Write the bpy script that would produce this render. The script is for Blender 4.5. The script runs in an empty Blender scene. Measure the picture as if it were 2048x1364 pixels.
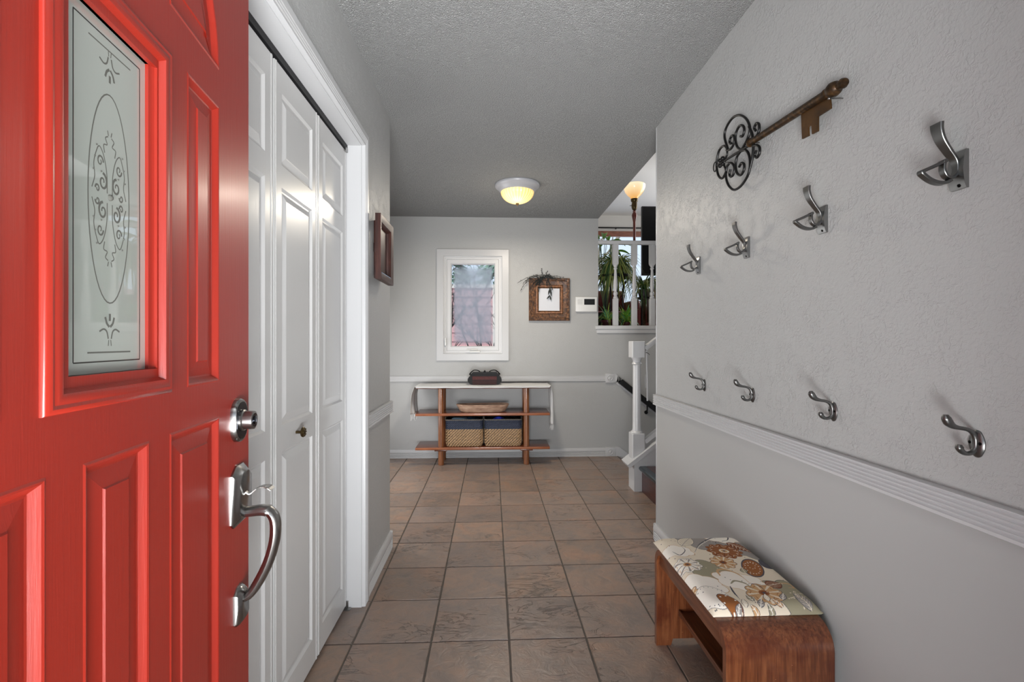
import bpy, bmesh, math, random
import numpy as np
from mathutils import Vector, Matrix
random.seed(7); rng = np.random.default_rng(7)
PI = math.pi
sc = bpy.context.scene
C = sc.collection

# ------------------------------------------------------------------ camera
CAMZ = 1.194
cam_d = bpy.data.cameras.new('camera'); cam = bpy.data.objects.new('camera', cam_d); C.objects.link(cam)
cam.location = (0, 0, CAMZ)
cam.rotation_euler = (PI / 2, 0, -0.0437)
cam_d.sensor_width = 36; cam_d.lens = 36 * 942.5 / 2048
cam_d.shift_y = 1.5 / 2048
cam_d.clip_start = 0.02
sc.camera = cam

# ------------------------------------------------------------------ world, lights, exposure
w = bpy.data.worlds.new('world'); sc.world = w; w.use_nodes = True
wn = w.node_tree.nodes; wl = w.node_tree.links
bg = wn['Background']
tc = wn.new('ShaderNodeTexCoord'); sp = wn.new('ShaderNodeSeparateXYZ'); cr = wn.new('ShaderNodeValToRGB')
wl.new(tc.outputs['Generated'], sp.inputs[0]); wl.new(sp.outputs['Z'], cr.inputs[0]); wl.new(cr.outputs[0], bg.inputs[0])
cr.color_ramp.elements[0].position = 0.0; cr.color_ramp.elements[0].color = (.74, .86, 1.0, 1)
cr.color_ramp.elements[1].position = 0.6; cr.color_ramp.elements[1].color = (.60, .77, 1.0, 1)
bg.inputs[1].default_value = .86

def area(name, loc, rot, sx, sy, power, color=(1, 1, 1), spread=180):
    d = bpy.data.lights.new(name, 'AREA'); d.shape = 'RECTANGLE'; d.size = sx; d.size_y = sy
    d.energy = power; d.color = color; d.spread = math.radians(spread)
    o = bpy.data.objects.new(name, d); C.objects.link(o); o.location = loc; o.rotation_euler = rot
    return o
# fill light added low outside the door, aimed up to brighten the ceiling
area('ceiling_fill', (0.1, -1.0, 0.12), (PI * .74, 0, 0), 2.6, 1.6, 300, (.975, .99, 1.0), 130)
# fill light added at the hallway's far left; daylight of the upper room's windows
area('side_fill', (-1.5, 3.8, .8), (PI * .5, 0, -PI / 2), 1.6, 1.2, 14, (.98, .99, 1.0), 150)
area('upper_room_daylight', (3.9, 6.9, 2.9), (PI / 2 + .2, 0, PI / 2), 2.4, 1.6, 50, (.96, .98, 1.0))
sun_d = bpy.data.lights.new('siding_fill_sun', 'SUN'); sun_d.energy = 2.6; sun_d.angle = math.radians(25); sun_d.color = (1, .97, .93)  # sun lamp added to brighten the siding outside the fogged window
sun = bpy.data.objects.new('siding_fill_sun', sun_d); C.objects.link(sun); sun.rotation_euler = Vector((-.45, -1, 1.25)).to_track_quat('Z', 'Y').to_euler()
sc.view_settings.view_transform = 'Standard'; sc.view_settings.look = 'None'
sc.view_settings.gamma = 1; sc.view_settings.use_curve_mapping = False
sc.view_settings.exposure = 0.36

# ------------------------------------------------------------------ materials
def lin(c):
    return tuple(((v / 255) / 12.92 if v / 255 <= .04045 else ((v / 255 + .055) / 1.055) ** 2.4) for v in c) + (1,)
MATS = {}
class NT:
    def __init__(s, name):
        m = bpy.data.materials.new(name); m.use_nodes = True
        s.m = m; s.n = m.node_tree.nodes; s.l = m.node_tree.links; s.b = s.n['Principled BSDF']; MATS[name] = m
        s._tc = None
    def node(s, t, **k):
        x = s.n.new(t)
        for a, b in k.items(): setattr(x, a, b)
        return x
    def coord(s, scale=(1, 1, 1), kind='Object', rot=(0, 0, 0)):
        if not s._tc: s._tc = s.node('ShaderNodeTexCoord')
        mp = s.node('ShaderNodeMapping'); s.l.new(s._tc.outputs[kind], mp.inputs[0])
        mp.inputs['Scale'].default_value = scale; mp.inputs['Rotation'].default_value = rot
        return mp.outputs[0]
    def worldco(s, scale=(1, 1, 1), rot=(0, 0, 0)):
        g = s.node('ShaderNodeNewGeometry'); mp = s.node('ShaderNodeMapping'); s.l.new(g.outputs['Position'], mp.inputs[0])
        mp.inputs['Scale'].default_value = scale; mp.inputs['Rotation'].default_value = rot
        return mp.outputs[0]
    def noise(s, co, scale, detail=4, rough=.5, dist=0):
        x = s.node('ShaderNodeTexNoise'); s.l.new(co, x.inputs['Vector'])
        x.inputs['Scale'].default_value = scale; x.inputs['Detail'].default_value = detail
        x.inputs['Roughness'].default_value = rough; x.inputs['Distortion'].default_value = dist
        return x.outputs['Fac']
    def vor(s, co, scale, feature='F1', out='Distance'):
        x = s.node('ShaderNodeTexVoronoi', feature=feature); s.l.new(co, x.inputs['Vector']); x.inputs['Scale'].default_value = scale
        return x.outputs[out]
    def ramp(s, f, stops):
        x = s.node('ShaderNodeValToRGB'); s.l.new(f, x.inputs[0]); e = x.color_ramp.elements
        while len(e) < len(stops): e.new(.5)
        for i, (p, c) in enumerate(stops):
            e[i].position = p; e[i].color = c if len(c) == 4 else tuple(c) + (1,)
        return x.outputs[0]
    def mix(s, f, a, b, mode='MIX'):
        x = s.node('ShaderNodeMix', data_type='RGBA', blend_type=mode)
        for sock, v in ((x.inputs[0], f), (x.inputs[6], a), (x.inputs[7], b)):
            if hasattr(v, 'is_linked'): s.l.new(v, sock)
            else: sock.default_value = v
        return x.outputs[2]
    def math(s, op, a, b=0.0):
        x = s.node('ShaderNodeMath', operation=op)
        for sock, v in ((x.inputs[0], a), (x.inputs[1], b)):
            if hasattr(v, 'is_linked'): s.l.new(v, sock)
            else: sock.default_value = v
        return x.outputs[0]
    def col(s, v):
        if hasattr(v, 'is_linked'): s.l.new(v, s.b.inputs['Base Color'])
        else: s.b.inputs['Base Color'].default_value = v
    def bump(s, h, strength=.3, dist=.002):
        x = s.node('ShaderNodeBump'); s.l.new(h, x.inputs['Height']); x.inputs['Strength'].default_value = strength
        x.inputs['Distance'].default_value = dist; s.l.new(x.outputs[0], s.b.inputs['Normal'])
    def set(s, **k):
        for a, v in k.items(): 
            i = s.b.inputs[a.replace('_', ' ')]
            if hasattr(v, 'is_linked'): s.l.new(v, i)
            else: i.default_value = v
        return s
G = lambda v: (v, v, v, 1)

def plain(name, rgb, rough=.5, metal=0, spec=.5, coat=0, var=0.0, vscale=20, bumps=0, bscale=200):
    t = NT(name); c = lin(rgb)
    co = t.coord()
    if var:
        f = t.noise(co, vscale, 4)
        t.col(t.mix(f, tuple(x * (1 - var) for x in c[:3]) + (1,), tuple(min(1, x * (1 + var)) for x in c[:3]) + (1,)))
    else: t.col(c)
    t.set(Roughness=rough, Metallic=metal, Coat_Weight=coat); t.b.inputs['Specular IOR Level'].default_value = spec
    if bumps: t.bump(t.noise(co, bscale, 3), bumps, .001)
    return t.m

WALL = lin((172, 172, 171))
def wall_mat(name, strength, scale, col=WALL):
    t = NT(name); co = t.worldco()
    f = t.noise(co, 1.3, 2); t.col(t.mix(f, tuple(x * .95 for x in col[:3]) + (1,), tuple(x * 1.04 for x in col[:3]) + (1,)))
    a = t.noise(co, scale, 3, .6, .6); b = t.math('MULTIPLY', t.ramp(a, [(.44, G(0)), (.62, G(1))]), t.ramp(t.noise(co, 22, 2), [(.40, G(.25)), (.62, G(1.0))]))
    c = t.noise(co, scale * 3, 2)
    h = t.math('ADD', b, t.math('MULTIPLY', c, .35))
    t.bump(h, strength, .0022); t.set(Roughness=.42); t.b.inputs['Specular IOR Level'].default_value = .35
    return t.m
wall_mat('wall_knockdown', .5, 85)
wall_mat('wall_orange_peel', .6, 120)
wall_mat('wall_fine', .3, 150)
t = NT('wall_smooth'); co = t.worldco(); t.col(t.mix(t.noise(co, 1.2, 2), tuple(x * .96 for x in WALL[:3]) + (1,), tuple(x * 1.03 for x in WALL[:3]) + (1,))); t.bump(t.noise(co, 30, 2), .06, .002); t.set(Roughness=.4)
t = NT('ceiling_popcorn'); co = t.worldco()
t.col(t.mix(t.noise(co, 2, 2), lin((172, 172, 171)), lin((180, 180, 179))))
v1 = t.noise(co, 210, 3, .6); v2 = t.vor(co, 150)
h = t.math('ADD', t.ramp(v1, [(.42, G(0)), (.62, G(1))]), t.math('MULTIPLY', v2, -.8)); t.bump(h, 1.0, .010); t.set(Roughness=.9)
plain('upper_ceiling', (225, 222, 218), .8)
plain('upper_wall', (200, 196, 190), .7)

t = NT('white_trim'); co = t.worldco(); t.col(lin((190, 190, 191))); t.bump(t.noise(co, 60, 2), .05, .001); t.set(Roughness=.33)
t = NT('closet_white'); co = t.coord((60, 60, 2)); t.col(lin((186, 185, 184))); t.bump(t.noise(co, 4, 3), .12, .001); t.set(Roughness=.25)
plain('window_vinyl', (204, 204, 205), .35)
plain('dark_gap', (22, 22, 24), .6)

# red door paint: vertical brush/wood grain
def red(name, sc_):
    t = NT(name); co = t.coord(sc_)
    g = t.noise(co, 5, 5, .6, .4)
    wv = t.coord()
    big = t.noise(wv, 3, 2)
    c = t.mix(big, lin((136, 33, 22)), lin((147, 39, 27)))
    t.col(c); t.set(Roughness=.36, Coat_Weight=.12); t.b.inputs['Coat Roughness'].default_value = .2
    t.bump(g, .22, .0014)
    return t
red('red_paint', (40, 40, 1.6)); red('red_paint_cross', (1.6, 40, 40))

# slate-look tiles
t = NT('tile_slate')
g = t.node('ShaderNodeNewGeometry'); oi = t.node('ShaderNodeObjectInfo')
cmb = t.node('ShaderNodeVectorMath', operation='MULTIPLY_ADD'); t.l.new(oi.outputs['Random'], cmb.inputs[0]); cmb.inputs[1].default_value = (17, 23, 9); t.l.new(g.outputs['Position'], cmb.inputs[2])
v = cmb.outputs[0]
a = t.noise(v, 5.5, 5, .62, .8); b = t.noise(v, 16, 5, .65, 1.2); c_ = t.noise(v, 2.6, 3, .5, .3)
base = t.ramp(a, [(.28, lin((96, 86, 80))), (.43, lin((134, 114, 98))), (.56, lin((158, 124, 98))), (.72, lin((182, 128, 90)))])
base2 = t.ramp(b, [(.3, lin((92, 86, 84))), (.5, lin((138, 118, 102))), (.7, lin((172, 130, 100)))])
m1 = t.mix(.45, base, base2)
m2 = t.mix(t.math('MULTIPLY', c_, .5), m1, lin((128, 116, 112)))
rr2 = t.math('FRACT', t.math('MULTIPLY', oi.outputs['Random'], 7.3))
m2 = t.mix(t.math('MULTIPLY', rr2, .42), m2, lin((128, 116, 112)))
hs = t.node('ShaderNodeHueSaturation'); t.l.new(m2, hs.inputs['Color'])
t.l.new(t.math('ADD', t.math('MULTIPLY', oi.outputs['Random'], .24), .96), hs.inputs['Value']); hs.inputs['Saturation'].default_value = .95
mp = t.node('ShaderNodeMapping'); t.l.new(v, mp.inputs[0]); mp.inputs['Rotation'].default_value = (0, 0, .6); mp.inputs['Scale'].default_value = (.8, 2.2, 1)
vein = t.noise(mp.outputs[0], 5, 4, .6, 1.8)
vr = t.ramp(vein, [(.475, G(0)), (.5, G(1)), (.525, G(0))])
vm = t.ramp(t.noise(v, 4, 2), [(.5, G(0)), (.62, G(1))])
cr2 = t.math('MULTIPLY', vr, vm)
t.col(t.mix(t.math('MULTIPLY', cr2, .6), hs.outputs[0], lin((66, 58, 52))))
hh = t.math('SUBTRACT', t.math('ADD', t.math('MULTIPLY', b, .6), t.math('MULTIPLY', t.noise(v, 60, 3), .12)), t.math('MULTIPLY', cr2, .35))
t.bump(hh, .85, .006); t.set(Roughness=t.ramp(a, [(.3, G(.30)), (.7, G(.45))])); t.b.inputs['Specular IOR Level'].default_value = .5
t = NT('grout'); t.col(t.mix(t.noise(t.worldco(), 30, 3), lin((84, 78, 72)), lin((104, 97, 90)))); t.set(Roughness=.85)

def wood(name, dark, mid, light, scale=(30, 30, 2), rough=.35, coat=.2, n=3, world=False, wear=None):
    t = NT(name); co = t.coord(scale)
    a = t.noise(co, n, 6, .6, .5)
    c = t.ramp(a, [(.28, lin(dark)), (.5, lin(mid)), (.72, lin(light))])
    if wear:
        p = t.ramp(t.noise(t.coord(), 7, 4, .6), [(.36, G(1)), (.5, G(0))])
        c = t.mix(t.math('MULTIPLY', p, .65), c, lin(wear))
        s = t.ramp(t.noise(t.coord((90, 90, 260)), 1.0, 1), [(.79, G(0)), (.81, G(1))])
        c = t.mix(t.math('MULTIPLY', s, .5), c, lin((196, 140, 96)))
    t.col(c); t.set(Roughness=rough, Coat_Weight=coat); t.bump(a, .08, .001)
    return t.m
wood('bench_wood', (70, 34, 18), (108, 60, 34), (132, 82, 50), (36, 36, 2.0), .3, .3, wear=(74, 28, 14))
wood('bench_wood_top', (64, 32, 18), (92, 50, 28), (114, 68, 42), (36, 2.0, 36), .3, .3)
wood('walnut_post', (96, 54, 30), (130, 80, 48), (152, 100, 62), (24, 24, 2), .32, .3)
wood('walnut_shelf', (58, 26, 12), (94, 46, 24), (122, 64, 36), (2, 24, 24), .3, .3)
wood('walnut_edge', (120, 66, 36), (150, 88, 54), (172, 108, 70), (2, 24, 24), .35, .2)
wood('bowl_wood', (130, 98, 80), (172, 140, 118), (200, 172, 148), (3, 20, 20), .6, 0)
wood('box_wood', (32, 14, 11), (58, 27, 20), (80, 42, 32), (20, 20, 2), .45, 0)
wood('frame_wood', (38, 22, 12), (84, 52, 28), (150, 102, 62), (9, 9, 9), .45, .1, n=5)
wood('frame_wood_light', (110, 66, 40), (150, 100, 66), (186, 138, 100), (14, 14, 14), .4, .1, n=4)
wood('dark_step', (38, 12, 12), (58, 22, 20), (80, 36, 32), (20, 3, 20), .3, .3)
wood('lamp_wood', (60, 20, 14), (100, 36, 24), (130, 56, 38), (20, 20, 4), .3, .3)
wood('old_brown', (60, 44, 34), (96, 74, 58), (120, 98, 80), (20, 20, 4), .5, 0)
wood('curtain_wood', (90, 44, 26), (124, 68, 44), (146, 86, 58), (4, 20, 20), .4, .1)

plain('nickel', (150, 148, 146), .3, 1.0, bumps=.04)
plain('nickel_polished', (150, 149, 147), .24, 1.0)
plain('nickel_dark', (70, 72, 78), .18, 1.0)
plain('pewter', (118, 118, 117), .33, 1.0, bumps=.05)
plain('pewter_light', (150, 150, 149), .3, 1.0)
plain('screw_dark', (30, 30, 30), .3, 1.0)
plain('black_iron', (26, 25, 25), .42, .6, bumps=.1)
t = NT('bronze'); co = t.coord((4, 60, 60)); t.col(t.ramp(t.noise(co, 1.5, 4), [(.3, lin((30, 22, 12))), (.55, lin((66, 46, 26))), (.75, lin((110, 80, 46)))])); t.set(Roughness=.42, Metallic=.55)
t = NT('bronze_plate'); co = t.coord(); t.col(t.ramp(t.noise(co, 18, 4), [(.3, lin((58, 38, 18))), (.6, lin((86, 58, 28))), (.8, lin((106, 76, 40)))])); t.set(Roughness=.45, Metallic=.4)
plain('black_satin', (14, 14, 15), .35)
plain('black_lacquer', (14, 12, 12), .5, spec=.25)
plain('nosing_metal', (96, 106, 112), .25, .9)
plain('cloth_white', (206, 206, 205), .9, bumps=.35, bscale=260)
plain('natural_weave', (176, 144, 108), .75, var=.6, vscale=75)
plain('navy_weave', (54, 62, 82), .7, var=.35, vscale=60)
plain('rim_weave', (110, 104, 96), .7, var=.3, vscale=60)
plain('toy_blue', (38, 60, 190), .5); plain('toy_dark', (24, 60, 86), .5); plain('toy_grey', (120, 150, 170), .5)
plain('maroon_lacquer', (84, 36, 34), .6, var=.5, vscale=60)
plain('plastic_white', (222, 222, 220), .4); plain('plastic_grille', (200, 200, 198), .5)
plain('lcd_dark', (34, 36, 38), .2)
plain('mirror_white', (214, 216, 222), .25)
plain('twig_black', (30, 34, 34), .7, var=.3)
plain('lamp_ring', (176, 176, 180), .35, .1)
plain('tan_glass', (150, 122, 84), .3); plain('blue_reflection', (150, 186, 226), .2)
plain('brass_old', (84, 70, 46), .35, .9)
plain('dark_red_leather', (86, 18, 20), .28, coat=.3, bumps=.3, bscale=20)
plain('throw_cream', (220, 218, 206), .9)
plain('leaf_green', (96, 148, 50), .4, var=.4, vscale=12); plain('leaf_light', (150, 176, 84), .4, var=.3, vscale=12)
plain('leaf_dark', (58, 92, 44), .4, var=.4, vscale=12); plain('leaf_spider', (138, 148, 78), .4, var=.4, vscale=14)
plain('leaf_jade', (96, 160, 110), .35, var=.3)
plain('terracotta', (146, 62, 40), .6, var=.15); plain('pot_dark', (40, 32, 34), .4); plain('pot_wine', (74, 28, 34), .3)
plain('soil', (36, 26, 20), .9)
plain('tv_black', (8, 8, 9), .18); plain('carpet_beige', (170, 158, 140), .95, bumps=.4)
plain('snow', (236, 240, 248), .8); plain('bark', (120, 112, 96), .9, var=.3); plain('bark_dark', (54, 48, 44), .9, var=.3)
plain('pink_siding', (206, 158, 158), .8, var=.08); plain('pale_siding', (226, 220, 212), .8)
plain('evergreen', (130, 160, 140), .9, var=.3, vscale=8)
plain('rock_pink', (150, 110, 112), .9, var=.5, vscale=.6)
plain('concrete', (150, 150, 146), .9, var=.1)

# glass
t = NT('clear_glass'); t.col(G(1)); t.set(Roughness=0.0, Transmission_Weight=1.0, IOR=1.02); t.b.inputs['Specular IOR Level'].default_value = .5
# condensation on the small window: fogged centre, clear rim
t = NT('fogged_glass'); t.col(lin((238, 240, 240)))
co = t.coord(); sx = t.node('ShaderNodeSeparateXYZ'); t.l.new(co, sx.inputs[0])
ex = t.math('DIVIDE', t.math('ABSOLUTE', sx.outputs['X']), .2265); ez = t.math('DIVIDE', t.math('ABSOLUTE', sx.outputs['Z']), .42)
e = t.math('ADD', t.math('MAXIMUM', ex, t.math('SUBTRACT', ez, .06)), t.math('MULTIPLY', t.math('SUBTRACT', t.noise(co, 9, 3), .5), .16))
t.set(Roughness=t.ramp(e, [(.80, G(.13)), (.93, G(.02))]), Transmission_Weight=1.0, IOR=1.12)
fb = t.node('ShaderNodeBsdfTranslucent'); fb.inputs[0].default_value = lin((225, 226, 226)); mx = t.node('ShaderNodeMixShader'); out = t.n['Material Output']
t.l.new(t.math('MULTIPLY', t.ramp(e, [(.80, G(1)), (.93, G(0))]), .46), mx.inputs[0]); t.l.new(t.b.outputs[0], mx.inputs[1]); t.l.new(fb.outputs[0], mx.inputs[2]); t.l.new(mx.outputs[0], out.inputs[0])
# etched door light
t = NT('frosted_door_glass'); t.col(lin((158, 164, 157))); t.set(Roughness=.6, Coat_Weight=1.0); t.b.inputs['Coat Roughness'].default_value = .015; t.b.inputs['Coat IOR'].default_value = 2.3
t = NT('etched_clear'); t.col(lin((96, 96, 91))); t.b.inputs['Specular IOR Level'].default_value = 0.0; t.set(Roughness=.9, Coat_Weight=0.0); t.b.inputs['Coat Roughness'].default_value = .02; t.b.inputs['Coat IOR'].default_value = 2.3
plain('etched_dark', (26, 30, 30), .3)
# lamp glass
def glow(name, c1, c2, st, rib=0):
    t = NT(name); co = t.coord()
    if rib:
        sx = t.node('ShaderNodeSeparateXYZ'); t.l.new(co, sx.inputs[0])
        an = t.math('ARCTAN2', sx.outputs['Y'], sx.outputs['X']); s = t.math('ADD', t.math('MULTIPLY', t.math('SINE', t.math('MULTIPLY', an, rib)), .5), .5)
        gm = t.node('ShaderNodeTexGradient', gradient_type='SPHERICAL'); mp = t.node('ShaderNodeMapping'); t.l.new(co, mp.inputs[0])
        mp.inputs['Location'].default_value = (.25, .35, .3); mp.inputs['Scale'].default_value = (5, 5, 5); t.l.new(mp.outputs[0], gm.inputs[0])
        f = t.math('ADD', t.math('MULTIPLY', s, .5), t.math('MULTIPLY', gm.outputs['Fac'], .9))
    else: 
        sx = t.node('ShaderNodeSeparateXYZ'); t.l.new(co, sx.inputs[0]); f = t.math('MULTIPLY', sx.outputs['Z'], 6.0)
    c = t.mix(f, lin(c1), lin(c2)); t.col(c); t.l.new(c, t.b.inputs['Emission Color']); t.b.inputs['Emission Strength'].default_value = st; t.set(Roughness=.2)
glow('amber_shade', (216, 158, 78), (255, 236, 160), .75, 30)
glow('torchiere_shade', (232, 168, 84), (255, 236, 196), .55)

# printed fabric: colours come from a colour attribute painted below
t = NT('floral_fabric'); at = t.node('ShaderNodeVertexColor', layer_name='print'); t.l.new(at.outputs[0], t.b.inputs['Base Color']); t.set(Roughness=.85)
t.bump(t.noise(t.coord(), 500, 2), .15, .0006)

# ------------------------------------------------------------------ mesh helpers
def M(n): return MATS[n]
def bm_new(): return bmesh.new()
def obj(name, bm, mat, parent=None, smooth=False, loc=None):
    me = bpy.data.meshes.new(name)
    if isinstance(bm, bmesh.types.BMesh):
        bmesh.ops.recalc_face_normals(bm, faces=bm.faces)
        bm.to_mesh(me); bm.free()
    if smooth:
        me.polygons.foreach_set('use_smooth', [True] * len(me.polygons))
        me.set_sharp_from_angle(angle=math.radians(38))
    ms = mat if isinstance(mat, (list, tuple)) else [mat]
    for m in ms: me.materials.append(M(m))
    o = bpy.data.objects.new(name, me); C.objects.link(o)
    if loc: o.location = loc
    if parent: o.parent = parent
    return o
def tag(o, label=None, cat=None, group=None, kind=None):
    if label: o['label'] = label
    if cat: o['category'] = cat
    if group: o['group'] = group
    if kind: o['kind'] = kind
    return o
def empty(name, loc, label=None, cat=None, group=None, rot=(0, 0, 0), kind=None):
    o = bpy.data.objects.new(name, None); C.objects.link(o); o.location = loc; o.rotation_euler = rot; o.empty_display_size = .05
    return tag(o, label, cat, group, kind)
def copy_tree(o, parent=None):
    c = o.copy(); C.objects.link(c)
    if parent: c.parent = parent
    for ch in o.children: copy_tree(ch, c)
    return c
def box(bm, x0, x1, y0, y1, z0, z1, bev=0, seg=2):
    vs = [bm.verts.new(p) for p in [(x0, y0, z0), (x1, y0, z0), (x1, y1, z0), (x0, y1, z0), (x0, y0, z1), (x1, y0, z1), (x1, y1, z1), (x0, y1, z1)]]
    fs = [bm.faces.new([vs[i] for i in f]) for f in [(3, 2, 1, 0), (4, 5, 6, 7), (0, 1, 5, 4), (1, 2, 6, 5), (2, 3, 7, 6), (3, 0, 4, 7)]]
    if bev:
        es = list({e for f in fs for e in f.edges})
        bmesh.ops.bevel(bm, geom=es, offset=bev, segments=seg, affect='EDGES', profile=.6)
    return vs
def boxo(name, mat, x0, x1, y0, y1, z0, z1, parent=None, bev=0, seg=2):
    bm = bm_new(); box(bm, x0, x1, y0, y1, z0, z1, bev, seg); return obj(name, bm, mat, parent, smooth=bev > 0)
def prism(bm, pts, lo, hi, axis='y'):
    """pts 2D polygon; extruded along axis between lo and hi"""
    def P(a, b, t):
        return {'x': (t, a, b), 'y': (a, t, b), 'z': (a, b, t)}[axis]
    v0 = [bm.verts.new(P(a, b, lo)) for a, b in pts]; v1 = [bm.verts.new(P(a, b, hi)) for a, b in pts]
    n = len(pts)
    f0 = bm.faces.new(v0); f1 = bm.faces.new(v1[::-1])
    for i in range(n): bm.faces.new([v0[i], v1[i], v1[(i + 1) % n], v0[(i + 1) % n]])
    return v0, v1
def lathe(bm, prof, c=(0, 0, 0), seg=24, axis='z', a0=0, a1=2 * PI, sx=1, sy=1, cap=True):
    full = abs(a1 - a0 - 2 * PI) < 1e-6
    n = seg if full else seg + 1
    rings = []
    for r, z in prof:
        ring = []
        for i in range(n):
            a = a0 + (a1 - a0) * i / seg
            p = (r * math.cos(a) * sx, r * math.sin(a) * sy, z)
            if axis == 'x': p = (p[2], p[0], p[1])
            if axis == 'y': p = (p[0], p[2], p[1])
            ring.append(bm.verts.new((p[0] + c[0], p[1] + c[1], p[2] + c[2])))
        rings.append(ring)
    for A, B in zip(rings, rings[1:]):
        for i in range(n if full else n - 1):
            j = (i + 1) % n
            bm.faces.new([A[i], A[j], B[j], B[i]])
    if cap and full:
        bm.faces.new(rings[0][::-1]); bm.faces.new(rings[-1])
    return rings
def smooth_path(pts, per=6):
    pts = [Vector(p) for p in pts]
    if len(pts) < 3: return pts
    out = []
    P = [pts[0] * 2 - pts[1]] + pts + [pts[-1] * 2 - pts[-2]]
    for i in range(1, len(P) - 2):
        for k in range(per):
            t = k / per
            a, b, c, d = P[i - 1], P[i], P[i + 1], P[i + 2]
            out.append(.5 * ((2 * b) + (c - a) * t + (2 * a - 5 * b + 4 * c - d) * t * t + (3 * b - a - 3 * c + d) * t ** 3))
    out.append(pts[-1])
    return out
def tube(bm, pts, r, seg=8, closed=False, cap=True, flat=None, up=None):
    """tube along pts; r scalar or list; flat=(a,b) scales of the two section axes; up fixes section orientation"""
    pts = [Vector(p) for p in pts]; n = len(pts)
    rr = r if isinstance(r, (list, tuple)) else [r] * n
    rings = []; prev = None
    for i, p in enumerate(pts):
        if closed: tdir = pts[(i + 1) % n] - pts[i - 1]
        else: tdir = pts[min(i + 1, n - 1)] - pts[max(i - 1, 0)]
        if tdir.length < 1e-9: tdir = Vector((0, 0, 1))
        tdir.normalize()
        if up is not None:
            u = Vector(up); u = (u - tdir * u.dot(tdir)).normalized()
        elif prev is None:
            a = Vector((0, 0, 1)) if abs(tdir.z) < .9 else Vector((1, 0, 0)); u = (a - tdir * a.dot(tdir)).normalized()
        else:
            u = (prev - tdir * prev.dot(tdir)).normalized()
        prev = u; v = tdir.cross(u)
        fa, fb = flat if flat else (1, 1)
        rings.append([bm.verts.new(p + (u * math.cos(2 * PI * k / seg) * fa + v * math.sin(2 * PI * k / seg) * fb) * rr[i]) for k in range(seg)])
    m = n if closed else n - 1
    for i in range(m):
        A, B = rings[i], rings[(i + 1) % n]
        for k in range(seg): bm.faces.new([A[k], A[(k + 1) % seg], B[(k + 1) % seg], B[k]])
    if cap and not closed: bm.faces.new(rings[0][::-1]); bm.faces.new(rings[-1])
def strap(bm, pts, wvec, hw, th):
    """flat bar: pts path, wvec width direction, hw half width (list or scalar), th half thickness (list or scalar)"""
    pts = [Vector(p) for p in pts]; n = len(pts); W = Vector(wvec).normalized(); rings = []
    hw = hw if isinstance(hw, list) else [hw] * n; th = th if isinstance(th, list) else [th] * n
    for i, p in enumerate(pts):
        tdir = (pts[min(i + 1, n - 1)] - pts[max(i - 1, 0)]).normalized(); v = tdir.cross(W).normalized()
        a, b = hw[i], th[i]; c = .7
        sec = [(-a, -b * c), (-a, b * c), (-a + b * (1 - c), b), (a - b * (1 - c), b), (a, b * c), (a, -b * c), (a - b * (1 - c), -b), (-a + b * (1 - c), -b)]
        rings.append([bm.verts.new(p + W * s + v * q) for s, q in sec])
    for A, B in zip(rings, rings[1:]):
        for k in range(8): bm.faces.new([A[k], A[(k + 1) % 8], B[(k + 1) % 8], B[k]])
    bm.faces.new(rings[0][::-1]); bm.faces.new(rings[-1])
def ball(bm, c, r, seg=10, sz=1, sx=1, sy=1):
    m = Matrix.Translation(c) @ Matrix.Diagonal((r * sx, r * sy, r * sz, 1))
    bmesh.ops.create_uvsphere(bm, u_segments=seg, v_segments=max(4, seg // 2 + 1), radius=1, matrix=m)
def ico(bm, c, r, sub=1, diag=(1, 1, 1)):
    bmesh.ops.create_icosphere(bm, subdivisions=sub, radius=1, matrix=Matrix.Translation(c) @ Matrix.Diagonal((r * diag[0], r * diag[1], r * diag[2], 1)))

def molding(bm, path, prof, nrm, closed=False, side=1):
    """extrude 2-D profile (u across the trim in the wall plane, v out of the wall) along a path with mitred corners"""
    path = [Vector(p) for p in path]; N = Vector(nrm).normalized(); n = len(path); rings = []
    for i, p in enumerate(path):
        if closed: d0 = (p - path[i - 1]).normalized(); d1 = (path[(i + 1) % n] - p).normalized()
        else:
            d0 = (p - path[i - 1]).normalized() if i else (path[1] - p).normalized()
            d1 = (path[i + 1] - p).normalized() if i < n - 1 else d0
        a0 = N.cross(d0) * side; a1 = N.cross(d1) * side
        b = (a0 + a1).normalized(); k = 1 / max(.2, b.dot(a0))
        rings.append([bm.verts.new(p + b * (u * k) + N * v) for u, v in prof])
    m = len(prof)
    for i in range(n if closed else n - 1):
        A, B = rings[i], rings[(i + 1) % n]
        for k in range(m): bm.faces.new([A[k], A[(k + 1) % m], B[(k + 1) % m], B[k]])
    if not closed: bm.faces.new(rings[0][::-1]); bm.faces.new(rings[-1])
def fluted(h, t, n, lo=.12, hi=.88, g=.004, seg=4):
    """trim profile height h thickness t with n grooves between lo*h and hi*h"""
    p = [(0, 0), (0, t * .7), (h * .04, t)]
    a, b = h * lo, h * hi; st = (b - a) / n
    for i in range(n):
        s = a + i * st
        for k in range(seg + 1):
            x = k / seg; p.append((s + st * (.08 + .84 * x), t - g * math.sin(PI * x) ** .8))
    p += [(h * .96, t), (h, t * .7), (h, 0)]
    return p
def offset_poly(pts, d):
    n = len(pts); out = []
    for i in range(n):
        p0, p1, p2 = Vector(pts[i - 1]), Vector(pts[i]), Vector(pts[(i + 1) % n])
        e0 = (p1 - p0).normalized(); e1 = (p2 - p1).normalized()
        n0 = Vector((-e0.y, e0.x)); n1 = Vector((-e1.y, e1.x)); b = (n0 + n1)
        b.normalize(); k = 1 / max(.35, b.dot(n0)); out.append(tuple(p1 + b * d * k))
    return out
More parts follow.
